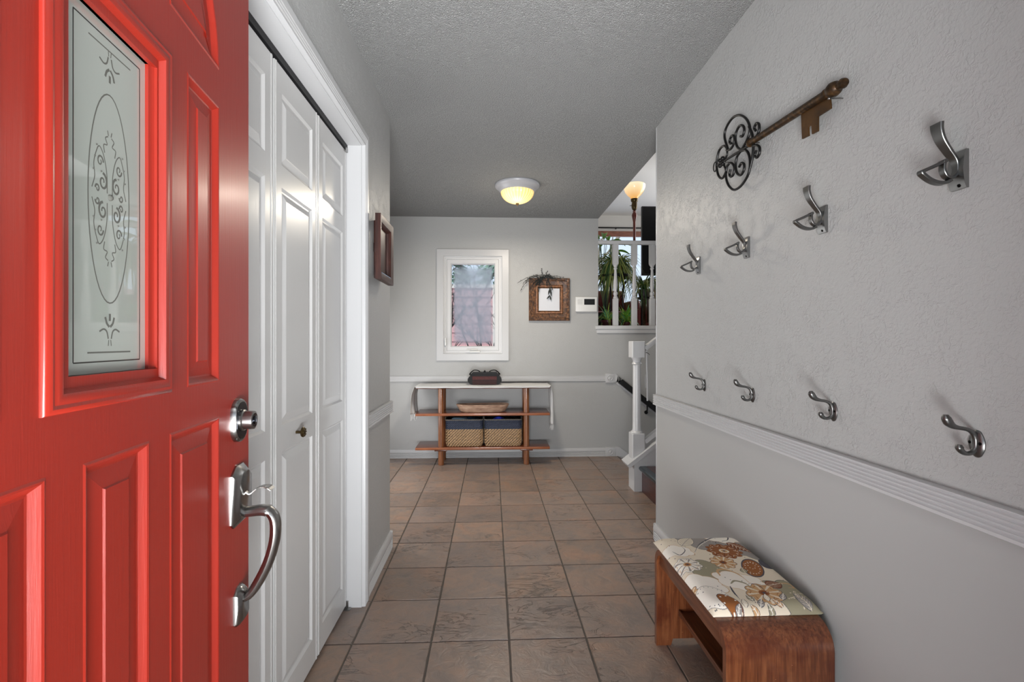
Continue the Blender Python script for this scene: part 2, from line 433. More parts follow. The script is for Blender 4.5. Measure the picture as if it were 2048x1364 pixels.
def panel_slab(bm, outer, thick, holes, P, rings, through=()):
    """outer CCW polygon in (u,w); holes: list of CCW polygons with raised panels; P(u,w,depth)->xyz ; front depth 0, positive = outward
    rings: list of (inset, depth) ; through: indices of holes left open right through"""
    def loop(pts, dep): return [bm.verts.new(P(a, b, dep)) for a, b in pts]
    ov = loop(outer, 0); edges = []
    for i in range(len(ov)): edges.append(bm.edges.new((ov[i], ov[(i + 1) % len(ov)])))
    hv = []
    for h in holes:
        v = loop(h, 0); hv.append(v)
        for i in range(len(v)): edges.append(bm.edges.new((v[i], v[(i + 1) % len(v)])))
    bmesh.ops.triangle_fill(bm, use_beauty=True, use_dissolve=False, edges=edges)
    bk = loop(outer, -thick); n = len(ov)
    for i in range(n): bm.faces.new([ov[i], ov[(i + 1) % n], bk[(i + 1) % n], bk[i]])
    if not through: bm.faces.new(bk)
    else:
        e2 = [bm.edges.get((bk[i], bk[(i + 1) % n])) for i in range(n)]
        tv = {}
        for j in through:
            v = loop(holes[j], -thick); tv[j] = v
            for i in range(len(v)): e2.append(bm.edges.new((v[i], v[(i + 1) % len(v)])))
        bmesh.ops.triangle_fill(bm, use_beauty=True, use_dissolve=False, edges=e2)
        for j, v in tv.items():
            m = len(v)
            for i in range(m): bm.faces.new([hv[j][i], hv[j][(i + 1) % m], v[(i + 1) % m], v[i]])
    for j, h in enumerate(holes):
        if j in through: continue
        prev = hv[j]; m = len(h)
        for ins, dep in rings:
            cur = loop(offset_poly(h, ins), dep)
            for i in range(m): bm.faces.new([prev[i], prev[(i + 1) % m], cur[(i + 1) % m], cur[i]])
            prev = cur
        bm.faces.new(prev)
R4 = lambda a, b, c, d: [(a, c), (b, c), (b, d), (a, d)]

# ================================================================== STRUCTURE
def struct(name, mat, boxes, label=None, bev=0):
    bm = bm_new()
    for b in boxes: box(bm, *b, bev)
    o = obj(name, bm, mat, smooth=bev > 0); o['kind'] = 'structure'
    if label: o['label'] = label
    return o
ZC = 2.48
XL, XR, YB, YL, YR = -.585, .99, 4.88, 2.745, 2.79
RAILR = .85
# floor with individual tiles
fl = struct('floor', 'grout', [(-1.65, 1.32, -.1, YB + .1, -.12, -.0035)], 'brown slate-look tiled hallway floor')
PT = .3105; G0X, G0Y = -.550, 1.887
def tile_mesh(k, wd=PT - .0052, ht=PT - .0052):
    r = random.Random(k); bm = bm_new()
    c = .0022
    j = lambda s=.0016: r.uniform(-s, s)
    a, b = wd / 2, ht / 2
    nx = 6
    top = [[None] * (nx + 1) for _ in range(nx + 1)]
    for i in range(nx + 1):
        for q in range(nx + 1):
            x = -a + c + (wd - 2 * c) * i / nx; y = -b + c + (ht - 2 * c) * q / nx
            edge = i in (0, nx) or q in (0, nx)
            if edge: x += j(.0008); y += j(.0008)
            top[i][q] = bm.verts.new((x, y, (0 if edge else .0006) + (j(.0003) if edge else j(.0007))))
    for i in range(nx):
        for q in range(nx): bm.faces.new([top[i][q], top[i + 1][q], top[i + 1][q + 1], top[i][q + 1]])
    ringi = [(i, 0) for i in range(nx)] + [(nx, q) for q in range(nx)] + [(i, nx) for i in range(nx, 0, -1)] + [(0, q) for q in range(nx, 0, -1)]
    tv = [top[i][q] for i, q in ringi]
    lo = []
    for v in tv:
        sx_, sy_ = (1 if v.co.x > 0 else -1), (1 if v.co.y > 0 else -1)
        ox = c if abs(abs(v.co.x) - (a - c)) < .001 else 0; oy = c if abs(abs(v.co.y) - (b - c)) < .001 else 0
        lo.append(bm.verts.new((v.co.x + sx_ * ox, v.co.y + sy_ * oy, -.005)))
    m = len(tv)
    for i in range(m): bm.faces.new([tv[i], tv[(i + 1) % m], lo[(i + 1) % m], lo[i]])
    bmesh.ops.recalc_face_normals(bm, faces=bm.faces)
    me = bpy.data.meshes.new('tile'); bm.to_mesh(me); bm.free(); me.materials.append(M('tile_slate'))
    me.polygons.foreach_set('use_smooth', [True] * len(me.polygons)); me.set_sharp_from_angle(angle=math.radians(30))
    return me
tms = [tile_mesh(k) for k in range(6)]
def put_tile(me, cx, cy, rot):
    o = bpy.data.objects.new('tile', me); C.objects.link(o); o.parent = fl; o.location = (cx, cy, random.uniform(-.0003, .0003)); o.rotation_euler = (0, 0, rot)
XEND = 1.32
for r in range(-5, 10):
    for c in range(-4, 6):
        cx = G0X + (c + .5) * PT; cy = G0Y + (r + .5) * PT
        y1 = cy + PT / 2; cut_t = max(0, y1 - (YB - .004)); x1 = cx + PT / 2; cut_r = max(0, x1 - XEND)
        if cut_t > PT - .03 or cut_r > PT - .02: continue
        if cy < 2.6 and cx < -.85: continue
        if cy < 2.5 and cx > 1.05: continue
        if cut_t > 0 or cut_r > 0:
            wd = PT - .0052 - cut_r; ht = PT - .0052 - cut_t
            put_tile(tile_mesh(r * 20 + c, wd, ht), cx - cut_r / 2, cy - cut_t / 2, 0)
        else: put_tile(random.choice(tms), cx, cy, random.choice([0, PI / 2, PI, -PI / 2]))

# left wall with closet opening (y .66..2.145, z 0..2.075)
CY0, CY1, CZ = .70, 2.145, 2.075
struct('wall_left', ['wall_orange_peel'], [(-.70, XL, .2, CY0 - .02, 0, ZC), (-.70, XL, CY1 + .02, YL, 0, ZC), (-.70, XL, CY0 - .02, CY1 + .02, CZ + .02, ZC)], 'grey textured wall with closet opening', 0)
struct('wall_closet', 'wall_fine', [(-1.35, -1.30, .2, YL, 0, ZC), (-1.3, -.70, .2, .26, 0, ZC), (-1.3, -.70, YL - .06, YL, 0, ZC)], 'inner walls of the closet')
# right wall: textured above the chair rail, smooth below
wr = struct('wall_right', ['wall_knockdown'], [(XR, 1.11, .2, YR, RAILR, ZC)], 'grey knockdown-textured wall above the chair rail', 0)
bm = bm_new(); box(bm, XR, 1.11, .2, YR, 0, RAILR); obj('lower_wall', bm, 'wall_smooth', wr)
bm = bm_new(); box(bm, XR - .0025, XR + .010, YR - .006, YR + .003, 0, ZC, .002); obj('bead_highlight', bm, 'white_trim', wr, True)  # corner bead coloured white to paint the bright highlight along the wall edge
# front wall around the entry door
struct('wall_front', 'wall_fine', [(-.70, -.475, .05, .2, 0, ZC), (.50, 1.11, .05, .2, 0, ZC), (-.475, .50, .05, .2, 2.07, ZC)], 'front wall around the entry door')
struct('trim_door_jamb', 'white_trim', [(-.475, -.455, .05, .2, 0, 2.05), (.48, .50, .05, .2, 0, 2.05), (-.475, .50, .05, .2, 2.05, 2.07)], 'white jamb of the entry door')
struct('sun_blocker', 'white_trim', [(-2.5, 3.0, -3.2, .05, 2.65, 2.75)], 'unseen slab added outside the entry door to block the sun')  # added out of view to keep the sun lamp out of the doorway
struct('ground_outside', 'concrete', [(-6, 8, -7, -.1, -.2, -.02)], 'front porch ground')
# back wall with casement opening
WX0, WX1, WZ0, WZ1 = -.490, .108, 1.072, 2.075
struct('wall_back', 'wall_fine', [(-1.65, WX0, YB, YB + .14, -.1, ZC), (WX1, 1.115, YB, YB + .14, -.1, ZC), (WX0, WX1, YB, YB + .14, -.1, WZ0), (WX0, WX1, YB, YB + .14, WZ1, ZC), (1.115, 4.5, YB, YB + .14, -2.0, 1.285)], 'grey back wall of the hallway')
struct('wall_side', 'wall_fine', [(-1.70, -1.6, YL - .06, YB + .1, 0, ZC)], 'side wall beyond the corner')
ce = struct('ceiling', 'ceiling_popcorn', [(-1.7, 1.115, .05, YB + .14, ZC, ZC + .14)], 'grey popcorn ceiling')
# stairwell and upper room shell
struct('wall_stair', 'wall_fine', [(1.11, 4.5, YR - .12, YR, -.1, 3.74), (4.5, 4.6, YR - .12, 9.6, -2, 3.8)], 'walls of the stairwell')
struct('wall_upper_left', 'upper_wall', [(1.0, 1.115, YR, YB, ZC + .14, 3.74), (1.0, 1.115, YB + .14, 9.5, -.1, 3.74)], 'left wall of the upper room')
struct('floor_upper', 'carpet_beige', [(1.115, 4.5, YB + .14, 9.5, 1.18, 1.30)], 'carpeted floor of the upper room')
struct('ceiling_upper', 'upper_ceiling', [(1.0, 4.6, YR - .12, 9.6, 3.74, 3.84)], 'white ceiling of the upper room')
YW = 9.4
UW = (1.35, 3.6, 1.80, 3.33)
struct('wall_upper_far', 'upper_wall', [(1.0, UW[0], YW, YW + .12, 1.2, 3.8), (UW[1], 4.6, YW, YW + .12, 1.2, 3.8), (UW[0], UW[1], YW, YW + .12, 1.2, UW[2]), (UW[0], UW[1], YW, YW + .12, UW[3], 3.8)], 'far wall of the upper room')
uw = struct('window_2', 'curtain_wood', [(UW[0] - .06, UW[1] + .06, YW - .02, YW, UW[3] - .02, UW[3] + .09), (UW[0] - .06, UW[0] + .0, YW - .02, YW, UW[2], UW[3]), (UW[1], UW[1] + .06, YW - .02, YW, UW[2], UW[3]), (UW[0] - .08, UW[1] + .08, YW - .05, YW, UW[2] - .04, UW[2])], 'wooden-framed picture window of the upper room')
boxo('window_pane', 'clear_glass', UW[0], UW[1], YW + .05, YW + .056, UW[2], UW[3], uw)
bm = bm_new(); tube(bm, [(1.2, YW - .09, 3.47), (3.7, YW - .09, 3.47)], .014, 8); ball(bm, (1.2, YW - .09, 3.47), .03); ball(bm, (3.7, YW - .09, 3.47), .03)
for x in (1.28, 2.5, 3.62): box(bm, x - .01, x + .01, YW - .09, YW, 3.46, 3.48)
tag(obj('curtain_rod', bm, 'black_iron', smooth=True), 'thin black curtain rod above the upper picture window', 'curtain rod')

# stairs down, along the back wall
st = empty('staircase_down', (1.32, 3.86, 0), kind='structure'); st['label'] = 'stairs going down behind the newel post'
for i in range(6):
    bm = bm_new(); x = 1.32 + i * .26; box(bm, x, x + .29, 3.86, YB - .001, -.2 * (i + 1) - .04, -.2 * (i + 1)); box(bm, x - .0, x + .015, 3.86, YB - .001, -.2 * (i + 1), -.2 * i - .005)
    o = obj('step', bm, 'dark_step', st); o.location = (-1.32, -3.86, 0)
boxo('wall_under_stair', 'wall_fine', 1.21, 4.5, 3.74, 3.855, -1.8, -.12)['kind'] = 'structure'

# ------------------------------------------------------------------ trims
PR = fluted(.063, .018, 5, .14, .94, .005)
def struct_bm(name, bm, mat='white_trim', smooth=True, label=None):
    o = obj(name, bm, mat, smooth=smooth); o['kind'] = 'structure'
    if label: o['label'] = label
    return o
bm = bm_new(); molding(bm, [(XR, .2, .815), (XR, YR + .012, .815)], PR, (-1, 0, 0), side=-1); struct_bm('trim_1', bm, label='white fluted chair rail on the right wall')
bm = bm_new(); molding(bm, [(XL, CY1 + .065, .788), (XL, YL + .012, .788)], fluted(.065, .018, 5, .1, .94, .005), (1, 0, 0), side=1); struct_bm('trim_2', bm, label='white fluted chair rail on the left wall')
bm = bm_new(); molding(bm, [(-1.6, YB, .784), (1.187, YB, .784)], fluted(.058, .014, 3, .1, .9, .002), (0, -1, 0), side=1)
for v in bm.verts: pass
struct_bm('trim_3', bm, label='white chair rail on the back wall')
PB = [(0, 0), (0, .014)] + [(q, .014 - (.004 if k % 2 else 0)) for k, q in enumerate([.006, .010, .020, .024, .034, .038, .048, .052, .060])] + [(.066, .015), (.095, .013), (.102, .008), (.102, 0)]
bm = bm_new(); molding(bm, [(XL, CY1 + .065, 0), (XL, YL + .014, 0)], PB, (1, 0, 0), side=1); box(bm, -.70, XL + .014, YL, YL + .014, 0, .10); struct_bm('baseboard_left', bm)
bm = bm_new(); molding(bm, [(XR, .2, 0), (XR, YR + .014, 0)], PB, (-1, 0, 0), side=-1); box(bm, XR - .014, 1.11, YR, YR + .014, 0, .10); struct_bm('baseboard_right', bm)
bm = bm_new(); molding(bm, [(-1.6, YB, 0), (1.187, YB, 0)], [(a * .85, b) for a, b in PB], (0, -1, 0)); struct_bm('baseboard_back', bm)
# corner blocks with a round boss, and the pointed / sloping continuations
def bullseye(name, x0, x1, z0, z1, tip):
    bm = bm_new(); box(bm, x0, x1, YB - .02, YB, z0, z1, .002)
    cx, cz = (x0 + x1) / 2, (z0 + z1) / 2
    lathe(bm, [(.030, 0), (.030, -.003), (.026, -.005), (.021, -.001), (.016, -.003), (.010, -.006), (.001, -.0065)], (cx, YB - .02, cz), 20, 'y')
    if tip: prism(bm, tip, YB - .016, YB, 'y')
    struct_bm(name, bm)
bullseye('trim_4', 1.187, 1.280, .768, .862, [(1.280, .862), (1.30, .858), (1.335, .812), (1.280, .768)])
bullseye('trim_5', 1.187, 1.292, 0, .094, [(1.292, 0), (1.32, 0), (2.6, -.96), (2.6, -.86), (1.335, .096), (1.292, .096)])
# closet casing and jambs
CP = fluted(.064, .018, 3, .10, .62, .004)
bm = bm_new(); molding(bm, [(XL, CY0 - .006, 0), (XL, CY0 - .006, CZ + .004), (XL, CY1 + .006, CZ + .004), (XL, CY1 + .006, 0)], CP, (1, 0, 0), side=1)
struct_bm('trim_6', bm, label='white moulded casing around the closet doors')
struct('trim_7', 'white_trim', [(-.715, XL + .002, CY1, CY1 + .02, 0, CZ), (-.715, XL + .002, CY0 - .02, CY0, 0, CZ), (-.715, XL + .002, CY0 - .02, CY1 + .02, CZ, CZ + .02)], 'white jamb lining of the closet opening')
bm = bm_new(); box(bm, -.675, -.645, CY0, CY1, CZ - .022, CZ); tr = obj('closet_track', bm, 'dark_gap'); tag(tr, 'dark metal sliding track above the white closet doors', 'door track')
bm = bm_new(); box(bm, -.668, -.640, 2.105, 2.135, CZ - .038, CZ - .022); obj('roller_bracket', bm, 'nickel_polished', tr)
bm = bm_new(); box(bm, -.665, -.628, 2.118, 2.144, 0, .004); box(bm, -.655, -.640, 2.136, 2.144, .004, .032); tag(obj('floor_pivot', bm, 'nickel'), 'small metal pivot bracket on the floor at the closet jamb', 'bracket')

# ------------------------------------------------------------------ white bifold closet doors
LX = -.650
RG = [(.007, -.0075), (.012, -.0075), (.030, -.0015), (.034, -.0005)]
def leaf(y0, y1, parent):
    P = lambda u, w_, d: (LX + d, y0 + u, w_)
    W = y1 - y0; s = .048
    # orientation: u runs along +y, normal +x
    holes = [R4(s, W - s, 1.742, 1.965), R4(s, W - s, .935, 1.672), R4(s, W - s, .11, .853)]
    bm = bm_new(); panel_slab(bm, R4(0, W, .016, 2.045), .028, holes, P, RG)
    # proud stile beads at the leaf edges
    for a, b in ((.006, .012), (W - .012, W - .006)): box(bm, LX, LX + .0018, y0 + a, y0 + b, .016, 2.045)
    return obj('door_leaf', bm, 'closet_white', parent)
d2 = empty('door_2', (LX, 1.79, 0), 'white panelled bifold closet door nearer the hallway, with a dark knob', kind='structure')
d3 = empty('door_3', (LX, 1.07, 0), 'white panelled bifold closet door half hidden behind the red door', kind='structure')
def ch(o, p): o.parent = p; o.matrix_parent_inverse = Matrix.Translation(-Vector(p.location)); return o
for a, b, d in ((1.797, 2.139, d2), (1.444, 1.790, d2), (1.086, 1.432, d3), (.728, 1.078, d3)): ch(leaf(a, b, d), d)
bm = bm_new(); lathe(bm, [(.005, 0), (.005, .014), (.007, .018), (.016, .020), (.0175, .024), (.014, .028), (.006, .030), (.001, .0305)], (LX, 1.60, .893), 20, 'x')
for k in range(8):
    a = k * PI / 4; ball(bm, (LX + .0275, 1.60 + .0115 * math.cos(a), .893 + .0115 * math.sin(a)), .0034, 6)
ch(tag(obj('knob', bm, 'brass_old', d2, True), 'round dark ornate knob'), d2)

# ================================================================== RED ENTRY DOOR
ang = math.radians(-7.249)
Dv = Vector((math.sin(ang), math.cos(ang), 0)); Nv = Vector((Dv.y, -Dv.x, 0))
EDGE = Vector((-.56, 1.113, 0))
DT = .044
door = empty('door_1', EDGE - Dv * .914, 'glossy red panelled entry door standing open, with an etched glass light', kind='structure')
def DP(t_, z, d): 
    p = EDGE - Dv * t_ + Nv * d; return (p.x, p.y, z)
cen = .457
def mir(poly): return [(2 * cen - a, b) for a, b in poly][::-1]
arc = [(cen - .304 * math.cos(a), 1.733 + .304 * math.sin(a)) for a in [math.radians(x) for x in (0, 8, 16, 24, 32, 40, 48)]]
# fan panel (in t coords small t = latch side)
fan = [(.153, 1.733)] + arc[1:] + [(.345, 1.86), (.333, 1.738)]
mid = [(cen - .10, 1.75), (cen + .10, 1.75), (cen + .085, 1.90)] + [(cen + .13 * math.cos(a), 1.733 + .30 * math.sin(a) * 1.0) for a in (math.radians(66), )] + [(cen, 2.0)] + [(cen - .13 * math.cos(math.radians(66)), 1.733 + .30 * math.sin(math.radians(66)))] + [(cen - .085, 1.90)]
def ccw(p):
    a = sum(p[i - 1][0] * p[i][1] - p[i][0] * p[i - 1][1] for i in range(len(p)))
    return p if a > 0 else p[::-1]
GL = (.368, .548, 1.153, 1.615)
holes = [R4(.153, .278, 1.115, 1.661), R4(2 * cen - .278, 2 * cen - .153, 1.115, 1.661), ccw(fan), ccw(mir(fan)), ccw(mid),
         R4(.153, .333, .25, 1.046), R4(.389, .525, .25, 1.046), R4(.581, .761, .25, 1.046), R4(*GL)]
RR = [(.004, -.003), (.012, -.0125), (.018, -.0125), (.046, -.004), (.050, -.0035)]
RR = [(.003, .0012), (.006, .0002), (.014, -.0075), (.017, -.0080), (.042, -.0045), (.0440, -.0022)]
bm = bm_new(); panel_slab(bm, R4(0, .914, .012, 2.035), DT, holes, DP, RR, through=(8,))
ch(obj('door_slab', bm, 'red_paint', door), door)
# raised moulding around the glass
def ring_path(a, b, c, d, dep=0): return [DP(a, c, dep), DP(b, c, dep), DP(b, d, dep), DP(a, d, dep)]
prof = [(0, 0), (0, .003), (.002, .006), (.007, .0085), (.011, .0075), (.013, .0085), (.018, .0095), (.023, .008), (.026, .003), (.028, .0), (.032, -.004), (.036, -.0065), (.041, -.0075), (.041, -.012), (.036, -.012), (.030, -.002)]
bm = bm_new(); molding(bm, ring_path(.336, .590, 1.112, 1.656), prof, Nv, closed=True, side=-1)
ch(obj('glass_moulding', bm, 'red_paint', door, True), door)
gl = bm_new(); panel_slab(gl, R4(GL[0] - .006, GL[1] + .006, GL[2] - .006, GL[3] + .006), .01, [], lambda a, b, d: DP(a, b, d - .012), [])
glo = ch(obj('door_glass', gl, 'frosted_door_glass', door), door)
# etched ornaments (thin clear lines in the frosting)
GD = -.0119
gc = .4565
def gp(u, z): return Vector(DP(gc - u, z, GD))      # u to the right as seen
def ln(bm, pts, r, per=5, k=1): tube(bm, smooth_path([gp(*p) for p in pts], per), r, 6, flat=(.10, 1), up=tuple(Nv))
eb = bm_new()
zc = 1.386; ea, ez = .041, .140
N = 48
tube(eb, [gp(ea * math.cos(2 * PI * k / N), zc + ez * math.sin(2 * PI * k / N) * (1 if math.sin(2 * PI * k / N) > 0 else 1)) for k in range(N)], .0011, 6, closed=True, flat=(.10, 1), up=tuple(Nv))
def spiral(cx, cz, r, turns, a0, sgn, thick=.0013):
    pts = []; n = int(14 * turns)
    for k in range(n + 1):
        f = k / n; a = a0 + sgn * turns * 2 * PI * f; q = r * (1 - .8 * f) * .62; pts.append((cx * .85 + q * math.cos(a) * 1.0, zc + (cz - zc) * .64 + q * math.sin(a) * 1.35))
    tube(eb, [gp(*p) for p in pts], [thick * (1.2 - .5 * k / n) for k in range(n + 1)], 6, flat=(.10, 1), up=tuple(Nv))
for s in (-1, 1):
    for q in (-1, 1):
        spiral(s * .016, zc + q * .030, .014, 1.3, PI / 2 if s > 0 else PI / 2, s * q, .0017)
        spiral(s * .022, zc + q * .070, .010, 1.2, 0, -s * q)
        spiral(s * .028, zc + q * .012, .007, 1.1, PI, s * q)
        ln(eb, [(s * 0.0051, zc + q * 0.0064), (s * 0.0059, zc + q * 0.0320), (s * 0.0119, zc + q * 0.0544), (s * 0.0204, zc + q * 0.0640), (s * 0.0263, zc + q * 0.0544), (s * 0.0306, zc + q * 0.0384), (s * 0.0289, zc + q * 0.0224), (s * 0.0340, zc + q * 0.0064)], .0009)
        ln(eb, [(s * 0.0102, zc + q * 0.0589), (s * 0.0119, zc + q * 0.0691), (s * 0.0051, zc + q * 0.0717), (s * 0.0085, zc + q * 0.0794), (s * 0.0034, zc + q * 0.0832)], .0009)
        ln(eb, [(s * 0.0026, zc + q * 0.0845), (s * 0.0043, zc + q * 0.0909)], .0009)
        for (u, v) in ((.034, .075), (.020, .050), (.037, .048), (.030, .100)): ball(eb, gp(s * u * .85, zc + q * v * .64), .0013, 6)
ball(eb, gp(0, zc + .002), .0042, 8)
def tulip(z, q):
    ln(eb, [(0, z + q * .022), (0, z + q * .010)], .0022)
    for s in (-1, 1):
        ln(eb, [(s * .001, z), (s * .006, z + q * .006), (s * .009, z + q * .016)], .0019)
        ln(eb, [(s * .003, z - q * .020), (s * .006, z - q * .008), (s * .012, z - q * .004), (s * .020, z - q * .008)], .0013)
        ln(eb, [(s * .002, z - q * .022), (s * .003, z - q * .032)], .0008)
tulip(1.214, .8); tulip(1.560, -.8)
ln(eb, [(-.042, 1.180), (.044, 1.180)], .0012); ln(eb, [(-.040, 1.585), (.044, 1.585)], .0010)
o = obj('etched_ornament', eb, 'etched_clear', glo, True); o['kind'] = 'stuff'
eb = bm_new()
a, b, c, d = -.066, .066, 1.168, 1.599
for p, q in (((a, c), (b, c)), ((b, c), (b, d)), ((b, d), (a, d)), ((a, d), (a, c))): tube(eb, [gp(*p), gp(*q)], .0009, 4, flat=(.3, 1), up=tuple(Nv))
o = obj('etched_border', eb, 'etched_dark', glo)

# deadbolt
def door_frame_mat(t_, z):
    o = Vector(DP(t_, z, 0)); R = Matrix((Vector((-Dv.x, -Dv.y, 0)), Vector((0, 0, 1)), Nv)).transposed().to_4x4()
    return Matrix.Translation(o) @ R        # local x = away from latch edge, y = up, z = out of the door
def dobj(name, bm, mat, Mx, parent=door, **k):
    bmesh.ops.transform(bm, matrix=Mx, verts=bm.verts); o = obj(name, bm, mat, parent, True)
    if parent is door: o.matrix_parent_inverse = Matrix.Translation(-Vector(door.location))
    return o
def stadium(a, b, n=8):
    p = []
    for k in range(n + 1): th = k * PI / n; p.append((a * math.cos(th), b - a + a * math.sin(th)))
    for k in range(n + 1): th = PI + k * PI / n; p.append((a * math.cos(th), -(b - a) + a * math.sin(th)))
    return p
def layered(bm, poly_fn, layers):
    prev = None
    for s, z in layers:
        cur = [bm.verts.new((x, y, z)) for x, y in poly_fn(s)]
        if prev: 
            n = len(cur)
            for i in range(n): bm.faces.new([prev[i], prev[(i + 1) % n], cur[(i + 1) % n], cur[i]])
        else: bm.faces.new(cur[::-1])
        prev = cur
    bm.faces.new(prev)
Mx = door_frame_mat(.068, 1.024)
bm = bm_new(); layered(bm, lambda s: stadium(.034 * s, .047 * s), [(1, 0), (1, .008), (.94, .0115), (.86, .012)]); dobj('deadbolt_plate', bm, 'nickel_polished', Mx)
db = bpy.data.objects['deadbolt_plate']
bm = bm_new(); layered(bm, lambda s: stadium(.0285 * s, .0405 * s), [(1, .0121), (1, .0126)]); dobj('plate_inlay', bm, 'nickel_dark', Mx, db)
bm = bm_new(); lathe(bm, [(.023, .012), (.023, .016), (.020, .018), (.020, .033), (.0195, .036), (.016, .037)], (0, 0, 0), 28); dobj('lock_cylinder', bm, 'nickel', Mx, db)
bm = bm_new(); lathe(bm, [(.015, .037), (.015, .0375), (.009, .0375), (.009, .039), (.008, .0395)], (0, 0, 0), 20); box(bm, -.0008, .0008, -.004, .004, .039, .0400); dobj('keyway', bm, 'nickel_dark', Mx, db)
# handle set
Mx = door_frame_mat(.060, .862)
def octo(w_, h, c):
    return lambda s: [(w_ * s, -h * s + c), (w_ * s, h * s - c * 1.6), (w_ * s * .45, h * s), (-w_ * s * .45, h * s), (-w_ * s, h * s - c * 1.6), (-w_ * s, -h * s + c), (-w_ * s + c, -h * s), (w_ * s - c, -h * s)]
bm = bm_new(); layered(bm, octo(.042, .064, .010), [(1, 0), (1, .004), (.93, .008), (.80, .016), (.76, .017)]); hp = dobj('handle_plate', bm, 'nickel_polished', Mx)
bm = bm_new()
strap(bm, smooth_path([(0, .006, .014), (0, -.001, .024), (0, .008, .036), (0, .014, .050), (0, .013, .062), (0, .007, .070)], 4), (1, 0, 0), [.004 + .009 * min(1, max(0, (k - 8) / 8)) for k in range(21)], .0016)
tl = dobj('thumb_lever', bm, 'nickel_polished', Mx, hp)
bm = bm_new(); pp = smooth_path([(0, -.040, .012), (0, -.039, .030), (0, -.038, .052), (0, -.044, .067), (0, -.064, .076), (0, -.104, .075), (0, -.152, .062), (0, -.194, .042), (0, -.220, .024), (0, -.228, .008)], 5)
n = len(pp); rr = []
for k in range(n):
    f = k / (n - 1); rr.append(.0128 + .003 * math.sin(PI * f) + (.002 if f < .3 else 0))
tube(bm, pp, rr, 12, flat=(1.0, .72), up=(1, 0, 0)); dobj('grip', bm, 'nickel', Mx, hp)
bm = bm_new(); 
bm2 = octo(.026, .040, .007)
layered(bm, bm2, [(1, 0), (1, .004), (.9, .010), (.72, .016)]); bmesh.ops.translate(bm, vec=(0, -.240, 0), verts=bm.verts); dobj('lower_mount', bm, 'nickel_polished', Mx, hp)
# hinges on the far (hinge) side
for z in (.25, 1.03, 1.8):
    bm = bm_new(); lathe(bm, [(.007, -.045), (.007, .045)], (0, 0, 0), 10); bmesh.ops.translate(bm, vec=Vector(DP(.917, z, -.02)), verts=bm.verts); ch(obj('hinge', bm, 'nickel', door, True), door)

# ================================================================== BACK WALL WINDOW
wx = empty('window_1', (-.191, YB, 1.57), 'white casement window with fogged glass on the back wall', kind='structure')
def wch(o): return ch(o, wx)
bm = bm_new(); molding(bm, [(WX0, YB, WZ0), (WX1, YB, WZ0), (WX1, YB, WZ1), (WX0, YB, WZ1)], [(0, 0), (0, .016), (-.004, .019), (-.070, .016), (-.074, .012), (-.074, 0)], (0, -1, 0), closed=True, side=1)
wch(obj('window_casing', bm, 'white_trim', wx, True))
bm = bm_new(); molding(bm, [(WX0, YB + .005, WZ0), (WX1, YB + .005, WZ0), (WX1, YB + .005, WZ1), (WX0, YB + .005, WZ1)], [(0, -.09), (0, .004), (.012, .004), (.014, -.006), (.030, -.006), (.032, -.020), (.034, -.09)], (0, -1, 0), closed=True, side=1)
wch(obj('window_frame', bm, 'window_vinyl', wx, True))
ex0, ex1, ez0, ez1 = WX0 + .032, WX1 - .032, WZ0 + .032, WZ1 - .032
bm = bm_new(); molding(bm, [(ex0, YB + .02, ez0), (ex1, YB + .02, ez0), (ex1, YB + .02, ez1), (ex0, YB + .02, ez1)], [(0, -.04), (0, .008), (.036, .008), (.042, -.002), (.046, -.006), (.046, -.04)], (0, -1, 0), closed=True, side=1)
wch(obj('window_sash', bm, 'window_vinyl', wx, True))
bm = bm_new(); box(bm, -.2265, .2265, -.003, .003, -.42, .42)
gpn = obj('window_pane', bm, 'fogged_glass'); gpn.location = (-.191, YB + .045, 1.5735); gpn.parent = wx; gpn.matrix_parent_inverse = Matrix.Translation(-Vector(wx.location))
bm = bm_new(); box(bm, -.225, -.115, YB - .022, YB + .012, WZ0 + .012, WZ0 + .028, .004); tube(bm, smooth_path([(-.145, YB - .018, WZ0 + .030), (-.15, YB - .025, WZ0 + .040), (-.19, YB - .028, WZ0 + .042), (-.255, YB - .028, WZ0 + .040)], 4), .005, 8)
wch(obj('window_crank', bm, 'plastic_white', wx, True))
bm = bm_new(); box(bm, WX0 + .012, WX0 + .026, YB - .014, YB + .006, 1.155, 1.235, .003); box(bm, WX0 + .014, WX0 + .024, YB - .028, YB - .012, 1.19, 1.225, .003); wch(obj('window_latch', bm, 'plastic_white', wx, True))

# ================================================================== STAIRS UP, NEWEL, RAILINGS
su = empty('staircase_up', (1.2, 3.2, 0), kind='structure'); su['label'] = 'dark wooden stairs going up to the right'
def sch(o): return ch(o, su)
for i in range(6):
    x = 1.198 + i * .262; z = .2 * (i + 1) + .002
    bm = bm_new(); box(bm, x, x + .02, YR + .001, 3.705, z - .2, z - .028); sch(obj('riser', bm, 'dark_step', su))
    bm = bm_new(); box(bm, x - .004, x + .28, YR + .001, 3.705, z - .028, z - .002); sch(obj('tread', bm, 'dark_step', su))
    bm = bm_new(); prism(bm, [(x - .026, z - .020), (x - .018, z - .030), (x - .002, z - .034), (x - .002, z - .0), (x + .028, z + .001), (x + .028, z - .002), (x - .012, z + .002), (x - .022, z - .004)][:1] + [(x - .018, z - .032), (x - .001, z - .034), (x - .001, z - .0025), (x + .03, z - .0025), (x + .03, z + .001), (x - .012, z + .001), (x - .024, z - .006)], YR + .001, 3.704, 'y')
    sch(obj('stair_nosing', bm, 'nosing_metal', su, False))
sl = .76
kw = empty('wall_knee', (1.136, 3.78, 0), kind='structure'); kw['label'] = 'white sloping stringer wall carrying the newel post'
